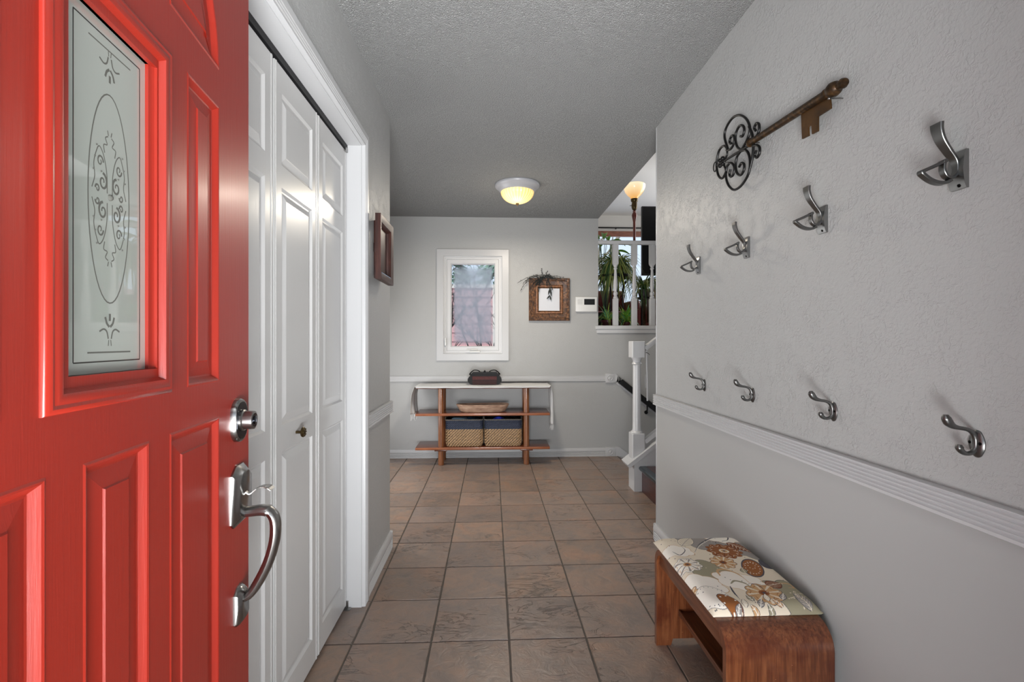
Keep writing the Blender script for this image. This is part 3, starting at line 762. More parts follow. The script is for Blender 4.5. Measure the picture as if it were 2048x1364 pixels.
bm = bm_new(); prism(bm, [(1.136, 0), (2.8, 0), (2.8, .215 + sl * 1.664), (1.136, .215)], 3.706, 3.855, 'y'); ch(obj('stringer', bm, 'white_trim', kw), kw)
bm = bm_new(); prism(bm, [(1.095, .190), (2.8, .190 + sl * 1.705), (2.8, .228 + sl * 1.705), (1.079, .216)], 3.690, 3.872, 'y'); ch(obj('sloped_cap', bm, 'white_trim', kw), kw)
nw = empty('newel_post', (1.18, 3.78, .23), 'white turned newel post at the foot of the stairs', 'newel post')
def sq_block(bm, cx, cy, h, z0, z1, ztop_c=.008):
    lay = [(1, z0), (1, z1 - ztop_c), (.93, z1)]
    prev = None
    for s, z in lay:
        cur = [bm.verts.new((cx + a * h * s, cy + b * h * s, z)) for a, b in ((-1, -.86), (-.86, -1), (.86, -1), (1, -.86), (1, .86), (.86, 1), (-.86, 1), (-1, .86))]
        if prev:
            for i in range(8): bm.faces.new([prev[i], prev[(i + 1) % 8], cur[(i + 1) % 8], cur[i]])
        else: bm.faces.new(cur[::-1])
        prev = cur
    bm.faces.new(prev)
NX, NY = 1.18, 3.78
bm = bm_new(); sq_block(bm, NX, NY, .0525, .235, .458)
# follow the slope of the cap at the foot
for v in bm.verts:
    if v.co.z < .3: v.co.z = .222 + sl * (v.co.x - 1.10)
ch(obj('base_block', bm, 'white_trim', nw), nw)
bm = bm_new(); lathe(bm, [(.050, .455), (.050, .462), (.044, .470), (.038, .474), (.034, .49), (.033, .6), (.032, .8), (.031, .97), (.031, 1.005), (.036, 1.009), (.041, 1.015), (.036, 1.022), (.031, 1.028), (.033, 1.045), (.040, 1.058), (.048, 1.070)], (NX, NY, 0), 28); ch(obj('shaft', bm, 'white_trim', nw, True), nw)
bm = bm_new(); sq_block(bm, NX, NY, .0535, 1.068, 1.199, .004); ch(obj('cap_block', bm, 'white_trim', nw), nw)
def sloped_bar(name, x0, z0, x1, s_, h, yw, mat, label, cat, y=NY, bev=.006, round_=False):
    bm = bm_new(); L = math.hypot(x1 - x0, s_ * (x1 - x0)); box(bm, 0, L, -yw, yw, -h, 0, bev, 2)
    R = Matrix.Rotation(-math.atan(s_), 4, 'Y'); bmesh.ops.transform(bm, matrix=Matrix.Translation((x0, y, z0)) @ R, verts=bm.verts)
    return tag(obj(name, bm, mat, smooth=True), label, cat)
sloped_bar('stair_handrail', 1.230, 1.150, 2.8, sl, .036, .03, 'white_trim', 'white sloping handrail rising right from the newel post', 'handrail')
sloped_bar('stair_bottom_rail', 1.231, .398, 2.8, sl, .034, .03, 'white_trim', 'white lower rail rising right above the sloping stringer cap', 'rail')
bm = bm_new(); tube(bm, smooth_path([(1.258, 3.765, 1.14), (1.257, 3.76, 1.0), (1.259, 3.757, .9), (1.261, 3.76, .80), (1.262, 3.762, .715)], 4), .0045, 6, flat=(1.6, .6)); tube(bm, smooth_path([(1.249, 3.765, .93), (1.245, 3.764, .88), (1.249, 3.765, .82)], 4), .0035, 6)
tag(obj('hanging_cord', bm, 'white_trim', smooth=True), 'thin white cord hanging down beside the newel post', 'cord')
bm = bm_new(); tube(bm, smooth_path([(1.245, 3.75, 1.108), (1.262, 3.745, 1.100), (1.272, 3.742, 1.088)], 3), .0022, 5); tag(obj('hook_wire', bm, 'black_iron'), 'short dark wire hook under the white stair handrail', 'hook')
# black wall handrail going down, on white backing
dh = empty('wall_handrail', (1.33, YB, .8), 'black handrail on white backing sloping down the back wall', 'handrail')
sd = -.79
def dbar(h0, h1, y0, y1, x0, x1, mat, nm):
    bm = bm_new(); prism(bm, [(x0, .812 + sd * (x0 - 1.31) + h0), (x1, .812 + sd * (x1 - 1.31) + h0), (x1, .812 + sd * (x1 - 1.31) + h1), (x0 + (h1 - h0) * .6, .812 + sd * (x0 + (h1 - h0) * .6 - 1.31) + h1)], y0, y1, 'y'); return ch(obj(nm, bm, mat, dh), dh)
dbar(-.062, .030, YB - .016, YB - .001, 1.300, 2.8, 'white_trim', 'backing_board')
dbar(-.040, .030, YB - .060, YB - .018, 1.318, 2.8, 'black_satin', 'grip_rail')
dbar(-.038, .028, YB - .058, YB - .019, 1.306, 1.316, 'nickel_polished', 'rail_end')
bm = bm_new(); zb = .812 + sd * (1.62 - 1.31) - .05
tube(bm, smooth_path([(1.62, YB - .04, zb + .015), (1.62, YB - .045, zb - .02), (1.62, YB - .03, zb - .05), (1.62, YB - .004, zb - .06)], 4), .008, 8); lathe(bm, [(.02, -.006), (.018, -.002), (.018, 0)], (1.62, YB - .002, zb - .062), 14, 'y'); ch(obj('rail_bracket', bm, 'black_iron', dh, True), dh)

# upper railing
RY = 4.90
bm = bm_new(); box(bm, 1.085, 4.499, YB - .03, YB + .16, 1.325, 1.363, .006); box(bm, 1.098, 4.5, YB - .018, YB - .0, 1.285, 1.325, .003); box(bm, 1.115, 4.5, YB + .0, YB + .14, 1.285, 1.325)
tag(obj('balcony_ledge', bm, 'white_trim', smooth=True), 'white moulded ledge at the foot of the upper balustrade', 'ledge')
bm = bm_new(); box(bm, 1.116, 4.5, RY - .028, RY + .028, 2.216, 2.255, .008, 3); tag(obj('balcony_top_rail', bm, 'white_trim', smooth=True), 'white horizontal top rail of the upper balustrade', 'rail')
bx0 = 1.302
proto = empty('baluster', (bx0, RY, 1.363), 'white turned baluster of the upper railing, leftmost of the three', 'baluster', 'balusters of the upper railing')
bm = bm_new(); sq_block(bm, 0, 0, .0265, 0, .285, .015); obj('lower_block', bm, 'white_trim', proto)
pr = [(.020, .283), (.024, .292), (.025, .300), (.018, .308), (.015, .312), (.021, .322), (.024, .335), (.021, .348), (.014, .358), (.016, .375), (.021, .40), (.022, .43), (.019, .47), (.015, .52), (.013, .56), (.012, .585), (.017, .592), (.020, .60), (.017, .608), (.013, .614), (.020, .624), (.021, .632), (.019, .640)]
bm = bm_new(); lathe(bm, pr, (0, 0, 0), 18); obj('turned_shaft', bm, 'white_trim', proto, True)
bm = bm_new()
prev = None
for s, z in ((.8, .636), (1, .655), (1, .853)):
    cur = [bm.verts.new((a * .0265 * s, b * .0265 * s, z)) for a, b in ((-1, -1), (1, -1), (1, 1), (-1, 1))]
    if prev:
        for i in range(4): bm.faces.new([prev[i], prev[(i + 1) % 4], cur[(i + 1) % 4], cur[i]])
    else: bm.faces.new(cur[::-1])
    prev = cur
bm.faces.new(prev); obj('upper_block', bm, 'white_trim', proto)
for k, lb in enumerate(['white turned baluster of the upper railing, middle of the three', 'white turned baluster of the upper railing, nearest the right wall']):
    o = copy_tree(proto); o.location = (bx0 + .199 * (k + 1) - (.008 if k else 0), RY, 1.363)
    o['label'] = lb or 'white turned baluster hidden behind the right wall'

# ================================================================== CEILING LIGHT
LXc, LYc = .213, 3.86
cl = empty('ceiling_light', (LXc, LYc, ZC), 'round flush ceiling light with ribbed amber glass bowl', 'ceiling light')
bm = bm_new(); lathe(bm, [(.120, 0), (.184, -.001), (.186, -.008), (.182, -.018), (.170, -.028), (.160, -.034), (.152, -.046), (.144, -.056), (.136, -.060), (.128, -.058)], (0, 0, 0), 64); obj('base_ring', bm, 'lamp_ring', cl, True)
bm = bm_new(); prof = []
for k in range(15):
    a = k / 14 * PI / 2; prof.append((.134 * math.cos(a) + .001, -.058 - .094 * math.sin(a)))
rings = lathe(bm, prof, (0, 0, 0), 120)
for ring in rings[:-1]:
    for i, v in enumerate(ring):
        s = 1 + .012 * (1 if (i // 2) % 2 else -1); v.co.x *= s; v.co.y *= s
gb = obj('glass_bowl', bm, 'amber_shade', cl, True)
bm = bm_new(); lathe(bm, [(.013, -.150), (.014, -.155), (.010, -.160), (.006, -.164), (.007, -.168), (.001, -.172)], (0, 0, 0), 16); obj('finial', bm, 'brass_old', gb, True)
ld = bpy.data.lights.new('ceiling_light_lamp', 'AREA'); ld.shape = 'DISK'; ld.size = .20; ld.energy = 14; ld.color = (1.0, .90, .76)
ld2 = bpy.data.lights.new('ceiling_light_glow', 'POINT'); ld2.energy = 2.2; ld2.color = (1.0, .9, .76); ld2.shadow_soft_size = .12
lo2 = bpy.data.objects.new('ceiling_light_glow', ld2); C.objects.link(lo2); lo2.location = (LXc, LYc, ZC - .32)
lo = bpy.data.objects.new('ceiling_light_lamp', ld); C.objects.link(lo); lo.location = (LXc, LYc, ZC - .185)

# ================================================================== WALL HOOKS
def top_hook():
    root = empty('coat_hook', (XR, 0, 1.555))
    bm = bm_new(); prism(bm, [(0, -.040), (-.006, -.040), (-.010, -.030), (-.0135, 0), (-.010, .030), (-.006, .040), (0, .040)], -.017, .017, 'y')
    bmesh.ops.bevel(bm, geom=[e for e in bm.edges if e.calc_face_angle(0) > .6], offset=.0025, segments=2, affect='EDGES'); obj('back_plate', bm, 'pewter_light', root, True)
    # X(o) = -o
    Q = lambda o, z: (-o, 0, z - 1.555)
    bm = bm_new()
    p1 = smooth_path([Q(.053, 1.653), Q(.052, 1.638), Q(.045, 1.618), Q(.030, 1.596), Q(.015, 1.576), Q(.0115, 1.560), Q(.014, 1.547), Q(.024, 1.5385), Q(.035, 1.543), Q(.041, 1.556), Q(.040, 1.572)], 5)
    n = len(p1); strap(bm, p1, (0, 1, 0), [.0135 - .0065 * min(1, k / (n * .5)) for k in range(n)], [.0040 - .0012 * min(1, k / (n * .5)) for k in range(n)])
    tube(bm, [Vector(Q(.040, 1.573)) + Vector((0, -.008, 0)), Vector(Q(.040, 1.573)) + Vector((0, .008, 0))], .0042, 10)
    obj('upper_prong', bm, 'pewter', root, True)
    bm = bm_new(); p2 = smooth_path([Q(.040, 1.573), Q(.060, 1.563), Q(.083, 1.553), Q(.089, 1.549), Q(.083, 1.543), Q(.070, 1.534), Q(.055, 1.5285), Q(.038, 1.528), Q(.026, 1.534)], 4)
    n = len(p2); strap(bm, p2, (0, 1, 0), .0070, .0034)
    obj('lower_loop', bm, 'pewter', root, True)
    for z in (-.032,): 
        bm = bm_new(); lathe(bm, [(.0048, 0), (.0048, -.002), (.003, -.0035), (.001, -.0035)], (-.0065, -.004, z), 10, 'x'); obj('screw', bm, 'screw_dark', [c for c in root.children if c.name.startswith('back_plate')][0], True)
    return root
GH = 'double hooks of the upper row'
h0 = top_hook(); h0.name = 'double_hook'
tops = [(.952, 'big pewter double hook, upper right, nearest the camera'), (1.362, 'pewter double hook of the upper row, second from the right'), (1.780, 'pewter double hook of the upper row, third from the right'), (2.205, 'pewter double hook of the upper row, farthest and smallest')]
for i, (y, lb) in enumerate(tops):
    o = h0 if i == 0 else copy_tree(h0); o.location = (XR, y, 1.555 if i == 0 else 1.557); tag(o, lb, 'hook', GH)
def low_hook():
    root = empty('coat_hook', (XR, 0, .99))
    Q = lambda o, z: (-o, 0, z - .99)
    bm = bm_new()
    pts = [Q(.068, 1.050), Q(.067, 1.043), Q(.062, 1.034), Q(.053, 1.027), Q(.040, 1.023), Q(.024, 1.020), Q(.012, 1.014), Q(.0055, 1.004), Q(.0035, .992), Q(.0055, .980), Q(.013, .972), Q(.024, .9705), Q(.034, .975), Q(.039, .983), Q(.039, .989)]
    rad = [.0045, .0085, .0088, .0062, .0042, .0040, .0050, .0056, .0056, .0052, .0046, .0044, .0058, .0072, .0045]
    P = smooth_path(pts, 4); R = []
    for i in range(len(rad) - 1):
        for k in range(4): R.append(rad[i] + (rad[i + 1] - rad[i]) * k / 4)
    R.append(rad[-1]); tube(bm, P, R, 12); obj('hook_arm', bm, 'pewter', root, True)
    bm = bm_new(); layered(bm, lambda s: [(.0165 * s * math.cos(a), .028 * s * math.sin(a) * (1 if abs(math.cos(a)) < .7 else .9)) for a in [k * 2 * PI / 24 for k in range(24)]], [(1, 0), (1, .002), (.85, .005), (.5, .007)])
    bmesh.ops.transform(bm, matrix=Matrix(((0, 0, -1, 0), (1, 0, 0, 0), (0, 1, 0, 0), (0, 0, 0, 1))), verts=bm.verts); obj('back_plate', bm, 'pewter', root, True)
    for y in (-.010, .010):
        bm = bm_new(); lathe(bm, [(.0034, 0), (.0034, -.0015), (.002, -.0025), (.0005, -.0025)], (-.0055, y, .002), 10, 'x'); obj('screw', bm, 'screw_dark', [c for c in root.children if c.name.startswith('back_plate')][0], True)
    return root
l0 = low_hook()
lows = [(.918, 'pewter coat hook of the lower row, nearest the camera, above the chair rail'), (1.322, 'pewter coat hook of the lower row, second from the right'), (1.745, 'pewter coat hook of the lower row, third from the right'), (2.150, 'pewter coat hook of the lower row, farthest and smallest')]
for i, (y, lb) in enumerate(lows):
    o = l0 if i == 0 else copy_tree(l0); o.location = (XR, y, .986 if i == 0 else .992); tag(o, lb, 'hook', 'coat hooks of the lower row')

# ================================================================== KEY DECORATION
KX = .962
ky = empty('wall_key', (XR, 1.6, 1.93), 'large decorative iron and bronze key hanging on the right wall', 'wall decoration')
def kch(o): return ch(o, ky)
def K(p, x=KX): return (x, p[0], p[1])
def kt(bm, pts, r=.0048, per=6, ends=False): tube(bm, smooth_path([K(p) for p in pts], per), r, 8)
bm = bm_new()
kt(bm, [(1.879, 1.978), (1.906, 2.041), (1.89, 2.073), (1.841, 2.087), (1.79, 2.074), (1.742, 2.038), (1.716, 1.994), (1.725, 1.962), (1.762, 1.938), (1.779, 1.935)])
kt(bm, [(1.889, 1.978), (1.860, 1.970), (1.838, 1.976), (1.826, 1.993), (1.833, 2.013), (1.851, 2.018), (1.864, 2.008), (1.861, 1.994), (1.850, 1.990)])
kt(bm, [(1.779, 1.935), (1.803, 1.955), (1.818, 1.985), (1.815, 2.015), (1.790, 2.031), (1.763, 2.020), (1.754, 1.998), (1.766, 1.983), (1.782, 1.988)])
kt(bm, [(1.779, 1.930), (1.745, 1.920), (1.723, 1.895), (1.714, 1.862), (1.722, 1.827), (1.755, 1.803), (1.795, 1.793), (1.835, 1.799), (1.872, 1.828), (1.893, 1.865), (1.893, 1.895), (1.882, 1.914)])
kt(bm, [(1.886, 1.911), (1.862, 1.915), (1.840, 1.903), (1.827, 1.882), (1.835, 1.860), (1.855, 1.858), (1.866, 1.872), (1.858, 1.888)])
kt(bm, [(1.779, 1.930), (1.806, 1.920), (1.818, 1.893), (1.808, 1.857), (1.781, 1.838), (1.757, 1.848), (1.756, 1.870), (1.775, 1.882), (1.792, 1.873)])
obj_scroll = kch(obj('scroll_bow', bm, 'black_iron', ky, True))
bm = bm_new(); kt(bm, [(1.886, 1.985), (1.905, 2.002), (1.930, 2.008), (1.955, 2.0), (1.972, 1.97), (1.974, 1.94), (1.962, 1.905), (1.942, 1.883), (1.920, 1.876), (1.898, 1.888)])
kt(bm, [(1.886, 1.985), (1.885, 1.960), (1.905, 1.942), (1.910, 1.925), (1.898, 1.905), (1.890, 1.885)], .004)
kt(bm, [(1.722, 2.0), (1.700, 1.960), (1.692, 1.915), (1.700, 1.868), (1.714, 1.84)]); kt(bm, [(1.700, 1.945), (1.672, 1.940), (1.655, 1.955), (1.656, 1.977), (1.672, 1.987), (1.686, 1.977), (1.676, 1.963)]); kt(bm, [(1.698, 1.915), (1.672, 1.908), (1.652, 1.892), (1.652, 1.872), (1.668, 1.862), (1.682, 1.875), (1.672, 1.889)])
th = [2 * PI * k / 20 for k in range(20)]
tube(bm, [(KX, 1.989 + .014 * math.cos(a), 1.947 + .020 * math.sin(a)) for a in th], .0025, 6, closed=True)
tube(bm, [K((1.968, 1.946)), K((1.70, 1.926))], .0048, 8)
for k in range(4):
    a = PI / 4 + k * PI / 2; ball(bm, (KX - .004, 1.925 + .016 * math.cos(a), 1.943 + .016 * math.sin(a)), .009, 8)
kch(obj('bow_loops', bm, 'black_iron', ky, True))
bm = bm_new(); A_, B_ = Vector(K((1.706, 1.926))), Vector(K((1.267, 1.898)))
A_ = Vector((KX - .002, 1.706, 1.932)); B_ = Vector((KX - .006, 1.265, 1.899))
def along(f): return A_ + (B_ - A_) * f
def rod_prof(L): 
    P, R = [], []
    for f, r in L: P.append(along(f)); R.append(r)
    return P, R
P, R = rod_prof([(-.012, .010), (-.010, .016), (.0, .017), (.01, .015), (.02, .012), (.03, .0115), (.5, .0125), (.9, .0125), (.905, .015), (.92, .015), (.93, .013), (.94, .017), (.97, .021), (1.0, .018), (1.015, .010), (1.03, .009), (1.035, .012), (1.055, .014), (1.075, .010), (1.08, .003)])
tube(bm, P, R, 16); kch(obj('shaft', bm, 'bronze', ky, True))
bm = bm_new(); prism(bm, [(1.424, 1.903), (1.300, 1.893), (1.296, 1.856), (1.349, 1.858), (1.349, 1.815), (1.374, 1.817), (1.376, 1.842), (1.384, 1.850), (1.391, 1.845), (1.389, 1.819), (1.419, 1.822)][::-1], KX - .001, KX + .004, 'x')
kch(obj('key_bit', bm, 'bronze_plate', ky))
bm = bm_new(); tube(bm, [(KX - .008, 1.292, 1.882), (XR, 1.286, 1.880)], .0018, 6); ball(bm, (KX - .008, 1.292, 1.882), .0042, 8); kch(obj('nail', bm, 'nickel', ky, True))
for q in ((1.925, 1.943), (1.70, 1.93)):
    bm = bm_new(); tube(bm, [(KX, q[0], q[1]), (XR, q[0], q[1])], .002, 6); kch(obj('nail', bm, 'nickel', ky, True))

# ================================================================== BENCH
BX0, BX1, BY0, BY1, BH = .648, .958, 1.275, 1.845, .392
be = empty('bench', ((BX0 + BX1) / 2, (BY0 + BY1) / 2, 0), 'low reddish-brown waterfall bench against the right wall', 'bench')
def bch(o): return ch(o, be)
def wf(off):
    p = []; r = .068 - off
    p.append((BY0 + off, .026))
    cy, cz = BY0 + .068, BH - .068
    for k in range(9): a = PI - k * PI / 16; p.append((cy + r * math.cos(a), cz + r * math.sin(a)))
    cy = BY1 - .068
    for k in range(9): a = PI / 2 - k * PI / 16; p.append((cy + r * math.cos(a), cz + r * math.sin(a)))
    p.append((BY1 - off, .026)); return p
o_, i_ = wf(0), wf(.020)
def bench_part(sel, nm, mat):
    bm = bm_new(); oo, ii = [o_[k] for k in sel], [i_[k] for k in sel]
    bev = .003
    prism(bm, oo + ii[::-1], BX0, BX1, 'x'); 
    return bm
n = len(o_)
bm = bench_part(range(0, 10), '', ''); 
for a, b in ((BX0, BX0 + .058), (BX1 - .058, BX1)): prism(bm, [(a, 0), (b, 0), (b + (.008 if a == BX0 else 0), .026), (a - (.008 if a != BX0 else 0), .026)], BY0, BY0 + .02, 'y')
bch(obj('end_panel', bm, 'bench_wood', be, True))
bm = bench_part(range(n - 10, n), '', '')
for a, b in ((BX0, BX0 + .058), (BX1 - .058, BX1)): prism(bm, [(a, 0), (b, 0), (b + (.008 if a == BX0 else 0), .026), (a - (.008 if a != BX0 else 0), .026)], BY1 - .02, BY1, 'y')
bch(obj('end_panel', bm, 'bench_wood', be, True))
bm = bench_part(range(9, n - 9), '', ''); bch(obj('seat_board', bm, 'bench_wood_top', be))
for x in (BX0 + .012, BX1 - .032):
    bm = bm_new(); box(bm, x, x + .018, BY0 + .021, BY1 - .021, BH - .075, BH - .021, .002); bch(obj('side_rail', bm, 'bench_wood_top', be, True))
bm = bm_new(); box(bm, .735, .885, BY0 + .021, BY1 - .021, .118, .132, .003); box(bm, .735, .741, BY0 + .021, BY1 - .021, .132, .140, .002); bch(obj('lower_shelf', bm, 'bench_wood_top', be, True))

# printed seat pad (print painted into a colour attribute)
CX0, CX1, CYA, CYB = .640, .972, 1.338, 1.842
NUx, NUy = 320, 490
X, Y = np.meshgrid(np.linspace(CX0, CX1, NUx), np.linspace(CYA, CYB, NUy), indexing='ij')
img = np.zeros((NUx, NUy, 3)); 
def L3(c): return np.array(lin(c)[:3])
cream, brown, rust, tan, sage, grey, dk, white = L3((222, 210, 190)), L3((146, 88, 40)), L3((120, 62, 24)), L3((196, 156, 112)), L3((150, 144, 120)), L3((146, 140, 136)), L3((70, 70, 80)), L3((236, 230, 220))
img[:] = cream
def px(u, v):  # picture pixel -> point on the pad's top
    a = (u - 1024) / 942.5; vv = -(v - 683.5) / 942.5; c_, s_ = math.cos(.0437), math.sin(.0437)
    r = (a * c_ + s_, c_ - a * s_, vv); t_ = (.428 - CAMZ) / r[2]; return r[0] * t_, r[1] * t_
def polar(cx, cy, rot=0, ax=1, ay=1):
    dx, dy = X - cx, Y - cy; c_, s_ = math.cos(rot), math.sin(rot); a = (dx * c_ + dy * s_) / ax; b = (-dx * s_ + dy * c_) / ay
    return np.hypot(a, b), np.arctan2(b, a)
def paint(mask, col): img[mask] = col
def blob(c, r, fill, n=0, amp=.12, rot=0, ax=1, ay=1, line=dk, lw=.0016):
    R, A = polar(c[0], c[1], rot, ax, ay); rad = r * (1 + amp * np.abs(np.sin(A * n / 2)) if n else 1)
    paint(R < rad + lw, line); paint(R < rad, fill); return R, A, rad
def flower(c, r, cols, n=9, rot=0):
    R, A, rad = blob(c, r, cols[0], n, .22, rot)
    paint((R < rad * .80) & (R > rad * .76), cols[1]); paint((np.abs(np.sin(A * n / 2)) > .93) & (R < rad * .92) & (R > r * .35), cols[2])
    paint(R < r * .34, cols[1]); paint(R < r * .22, cols[3]); paint(R < r * .1, dk)
def leafp(c, L, W, rot, fill, vein=white, n=9):
    dx, dy = X - c[0], Y - c[1]; a = dx * math.cos(rot) + dy * math.sin(rot); b = -dx * math.sin(rot) + dy * math.cos(rot)
    t_ = np.clip(a / L + .5, 0, 1); prof = W * np.sin(PI * t_) ** .75 * (1.15 - .5 * t_); m = (np.abs(a) < L / 2)
    paint(m & (np.abs(b) < prof + .0014), dk); paint(m & (np.abs(b) < prof - .0002), fill)
    paint(m & (np.abs(b) < .0011), vein); fr = ((a - np.abs(b) * .8) / L * n) % 1
    paint(m & (np.abs(b) < prof * .8) & (fr < .16), vein)
def curl(pts, wd, col):
    P = smooth_path([Vector((p[0], p[1], 0)) for p in pts], 14)
    for k, p in enumerate(P):
        f = k / len(P); paint(np.hypot(X - p.x, Y - p.y) < wd * (.35 + .65 * math.sin(PI * min(1, f * 1.1 + .05))), col)
def dots(c, r, n, col, rd=.0022, a0=0, a1=2 * PI, ex=1, rot=0):
    for k in range(n):
        a = a0 + (a1 - a0) * k / max(1, n - 1); x, y = r * math.cos(a), r * math.sin(a) * ex
        x, y = x * math.cos(rot) - y * math.sin(rot), x * math.sin(rot) + y * math.cos(rot)
        paint(np.hypot(X - c[0] - x, Y - c[1] - y) < rd, col)
# broad grounds
for c, r, f, n in (((1420, 1140), .050, sage, 5), ((1600, 1190), .06, sage, 5), ((1395, 1080), .055, grey, 6), ((1490, 1095), .06, grey, 7)): blob(px(*c), r, f, n, .25, .5, 1, 1.5, line=dk)
for c, r in (((1400, 1165), .05), ((1480, 1160), .05), ((1440, 1072), .045), ((1355, 1100), .035)): blob(px(*c), r, white, 6, .2, 1, 1, 1.4, line=tan)
flower(px(1375, 1128), .040, (white, tan, grey, brown), 9)
leafp(px(1372, 1082), .105, .030, .9, cream, grey, 8)
flower(px(1448, 1100), .052, (brown, cream, rust, tan), 11)
flower(px(1446, 1122), .036, (tan, brown, cream, rust), 9)
leafp(px(1478, 1092), .10, .024, -1.0, rust, cream, 7)
R, A, rad = blob(px(1505, 1134), .030, brown, 0, 0, 1.25, 1.9, 1, lw=.004); dots(px(1505, 1134), .040, 16, cream, .0022, ex=.55, rot=1.25); dots(px(1503, 1130), .022, 9, cream, .002, ex=.5, rot=1.25)
leafp(px(1487, 1138), .035, .011, 1.4, sage, cream, 5)
blob(px(1532, 1125), .022, dk, 0, 0, 1.2, 1.8, 1)
leafp(px(1548, 1168), .055, .028, .3, rust, cream, 10)
flower(px(1528, 1184), .044, (tan, brown, cream, rust), 8, .4)
flower(px(1378, 1168), .022, (tan, brown, cream, rust), 8)
R, A, rad = blob(px(1425, 1188), .045, white, 0, 0, 1.9, 1.25, 1, line=grey); dots(px(1425, 1188), .050, 22, dk, .0015, ex=.8, rot=1.9)
blob(px(1460, 1200), .024, brown, 0, 0, 2.0, 1.7, 1); dots(px(1460, 1200), .020, 7, white, .0028, ex=1.6, rot=.3)
for k in range(9): leafp(px(1478 + 11 * k, 1208 - (k % 3) * 8), .034, .009, 1.0 + .35 * (k % 4), (grey, cream, sage, tan)[k % 4], white, 3)
leafp(px(1605, 1196), .06, .02, 1.9, grey, cream, 8)
for k in range(12): paint(np.hypot(X - px(1595 + 5 * k, 1165 + 4 * k)[0], Y - px(1595 + 5 * k, 1165 + 4 * k)[1]) < .0035, white)
for k in range(26): c = px(1578 + random.uniform(0, 36), 1182 + random.uniform(0, 14)); paint(np.hypot(X - c[0], Y - c[1]) < .0022, cream)
for pts, wd, col in (([px(1390, 1103), px(1402, 1085), px(1425, 1072), px(1452, 1070), px(1455, 1078), px(1444, 1080)], .004, dk), ([px(1390, 1104), px(1403, 1087), px(1425, 1074), px(1450, 1072)], .0025, white),
                     ([px(1440, 1150), px(1435, 1140), px(1448, 1136), px(1475, 1145), px(1500, 1165)], .005, tan), ([px(1462, 1165), px(1470, 1160), px(1490, 1165), px(1505, 1175)], .0045, sage),
                     ([px(1560, 1165), px(1580, 1165), px(1588, 1172), px(1578, 1174)], .004, tan), ([px(1460, 1170), px(1468, 1182), px(1480, 1195)], .003, dk), ([px(1500, 1165), px(1520, 1172), px(1540, 1190)], .002, dk),
                     ([px(1345, 1100), px(1360, 1108), px(1370, 1100), px(1362, 1092)], .0022, dk), ([px(1520, 1110), px(1560, 1140), px(1590, 1165)], .003, grey), ([px(1540, 1110), px(1575, 1140), px(1610, 1172)], .002, tan)): curl(pts, wd, col)
for k in range(70):
    c = (random.uniform(CX0, CX1), random.uniform(CYA, CYB))
    i_x = int((c[0] - CX0) / (CX1 - CX0) * (NUx - 1)); i_y = int((c[1] - CYA) / (CYB - CYA) * (NUy - 1))
    paint(np.hypot(X - c[0], (Y - c[1]) * .7) < .0016, dk if img[i_x, i_y].mean() > .3 else cream)
# pad geometry
eu = np.minimum(X - CX0, CX1 - X); ev = np.minimum(Y - CYA, CYB - Y)
puff = (1 - np.exp(-eu / .012)) * (1 - np.exp(-ev / .012)); Z = BH + .0015 + .006 + .026 * puff + .003 * np.sin(X * 23 + Y * 11) * np.sin(Y * 17) * puff
co = np.stack([X, Y, Z], -1).reshape(-1, 3)
idx = np.arange(NUx * NUy).reshape(NUx, NUy)
F = np.stack([idx[:-1, :-1], idx[1:, :-1], idx[1:, 1:], idx[:-1, 1:]], -1).reshape(-1, 4)
# skirt and bottom
per = np.concatenate([idx[:, 0], idx[-1, 1:], idx[-2::-1, -1], idx[0, -2:0:-1]])
nb = len(co); low = co[per].copy(); low[:, 2] = BH + .001; low[:, 0] += (.806 - low[:, 0]) * .03; low[:, 1] += (1.59 - low[:, 1]) * .02
co2 = np.concatenate([co, low]); m = len(per)
side = [[int(per[i]), nb + i, nb + (i + 1) % m, int(per[(i + 1) % m])] for i in range(m)]
me = bpy.data.meshes.new('seat_cushion'); me.from_pydata(co2.tolist(), [], F.tolist() + side + [list(range(nb, nb + m))])
ca = me.color_attributes.new('print', 'FLOAT_COLOR', 'POINT')
cols = np.concatenate([img.reshape(-1, 3), img.reshape(-1, 3)[per] * 1.0]); ca.data.foreach_set('color', np.concatenate([cols, np.ones((len(cols), 1))], 1).astype(np.float32).ravel())
me.polygons.foreach_set('use_smooth', [True] * len(me.polygons)); me.materials.append(M('floral_fabric'))
sc_o = bpy.data.objects.new('seat_cushion', me); C.objects.link(sc_o); tag(sc_o, 'flat cream seat cushion with brown and grey floral paisley print on the bench', 'cushion')

# ================================================================== SHADOW BOX ON THE LEFT WALL
sb = empty('shadow_box', (XL, 2.42, 1.65), 'dark reddish wooden shadow box mounted on the left wall', 'wall box')
def sbc(o): return ch(o, sb)
FX0, FX1 = -.548, -.520
a0, a1, c0, c1 = 2.250, 2.535, 1.492, 1.803
bm = bm_new(); box(bm, XL, FX0, 2.375, 2.52, 1.512, 1.800, .002); sbc(obj('box_body', bm, 'box_wood', sb, True))
bm = bm_new(); molding(bm, [(FX0, a0, c0), (FX0, a1, c0), (FX0, a1, c1), (FX0, a0, c1)], [(0, 0), (0, .026), (.006, .028), (.034, .022), (.040, .014), (.046, .004), (.046, 0)], (1, 0, 0), closed=True, side=1); sbc(obj('box_frame', bm, 'box_wood', sb, True))
boxo('inner_panel', 'tan_glass', FX0 + .0005, FX0 + .003, a0 + .03, a1 - .03, c0 + .03, c1 - .03, None); sbc(bpy.data.objects['inner_panel']); bpy.data.objects['inner_panel'].parent = sb
bm = bm_new(); box(bm, FX0 + .002, FX1 - .006, a0 + .045, a1 - .045, c0 + .028, c0 + .036); sbc(obj('reflection_strip', bm, 'blue_reflection', sb))  # bluish reflection along the box bottom, put in as a pale blue strip
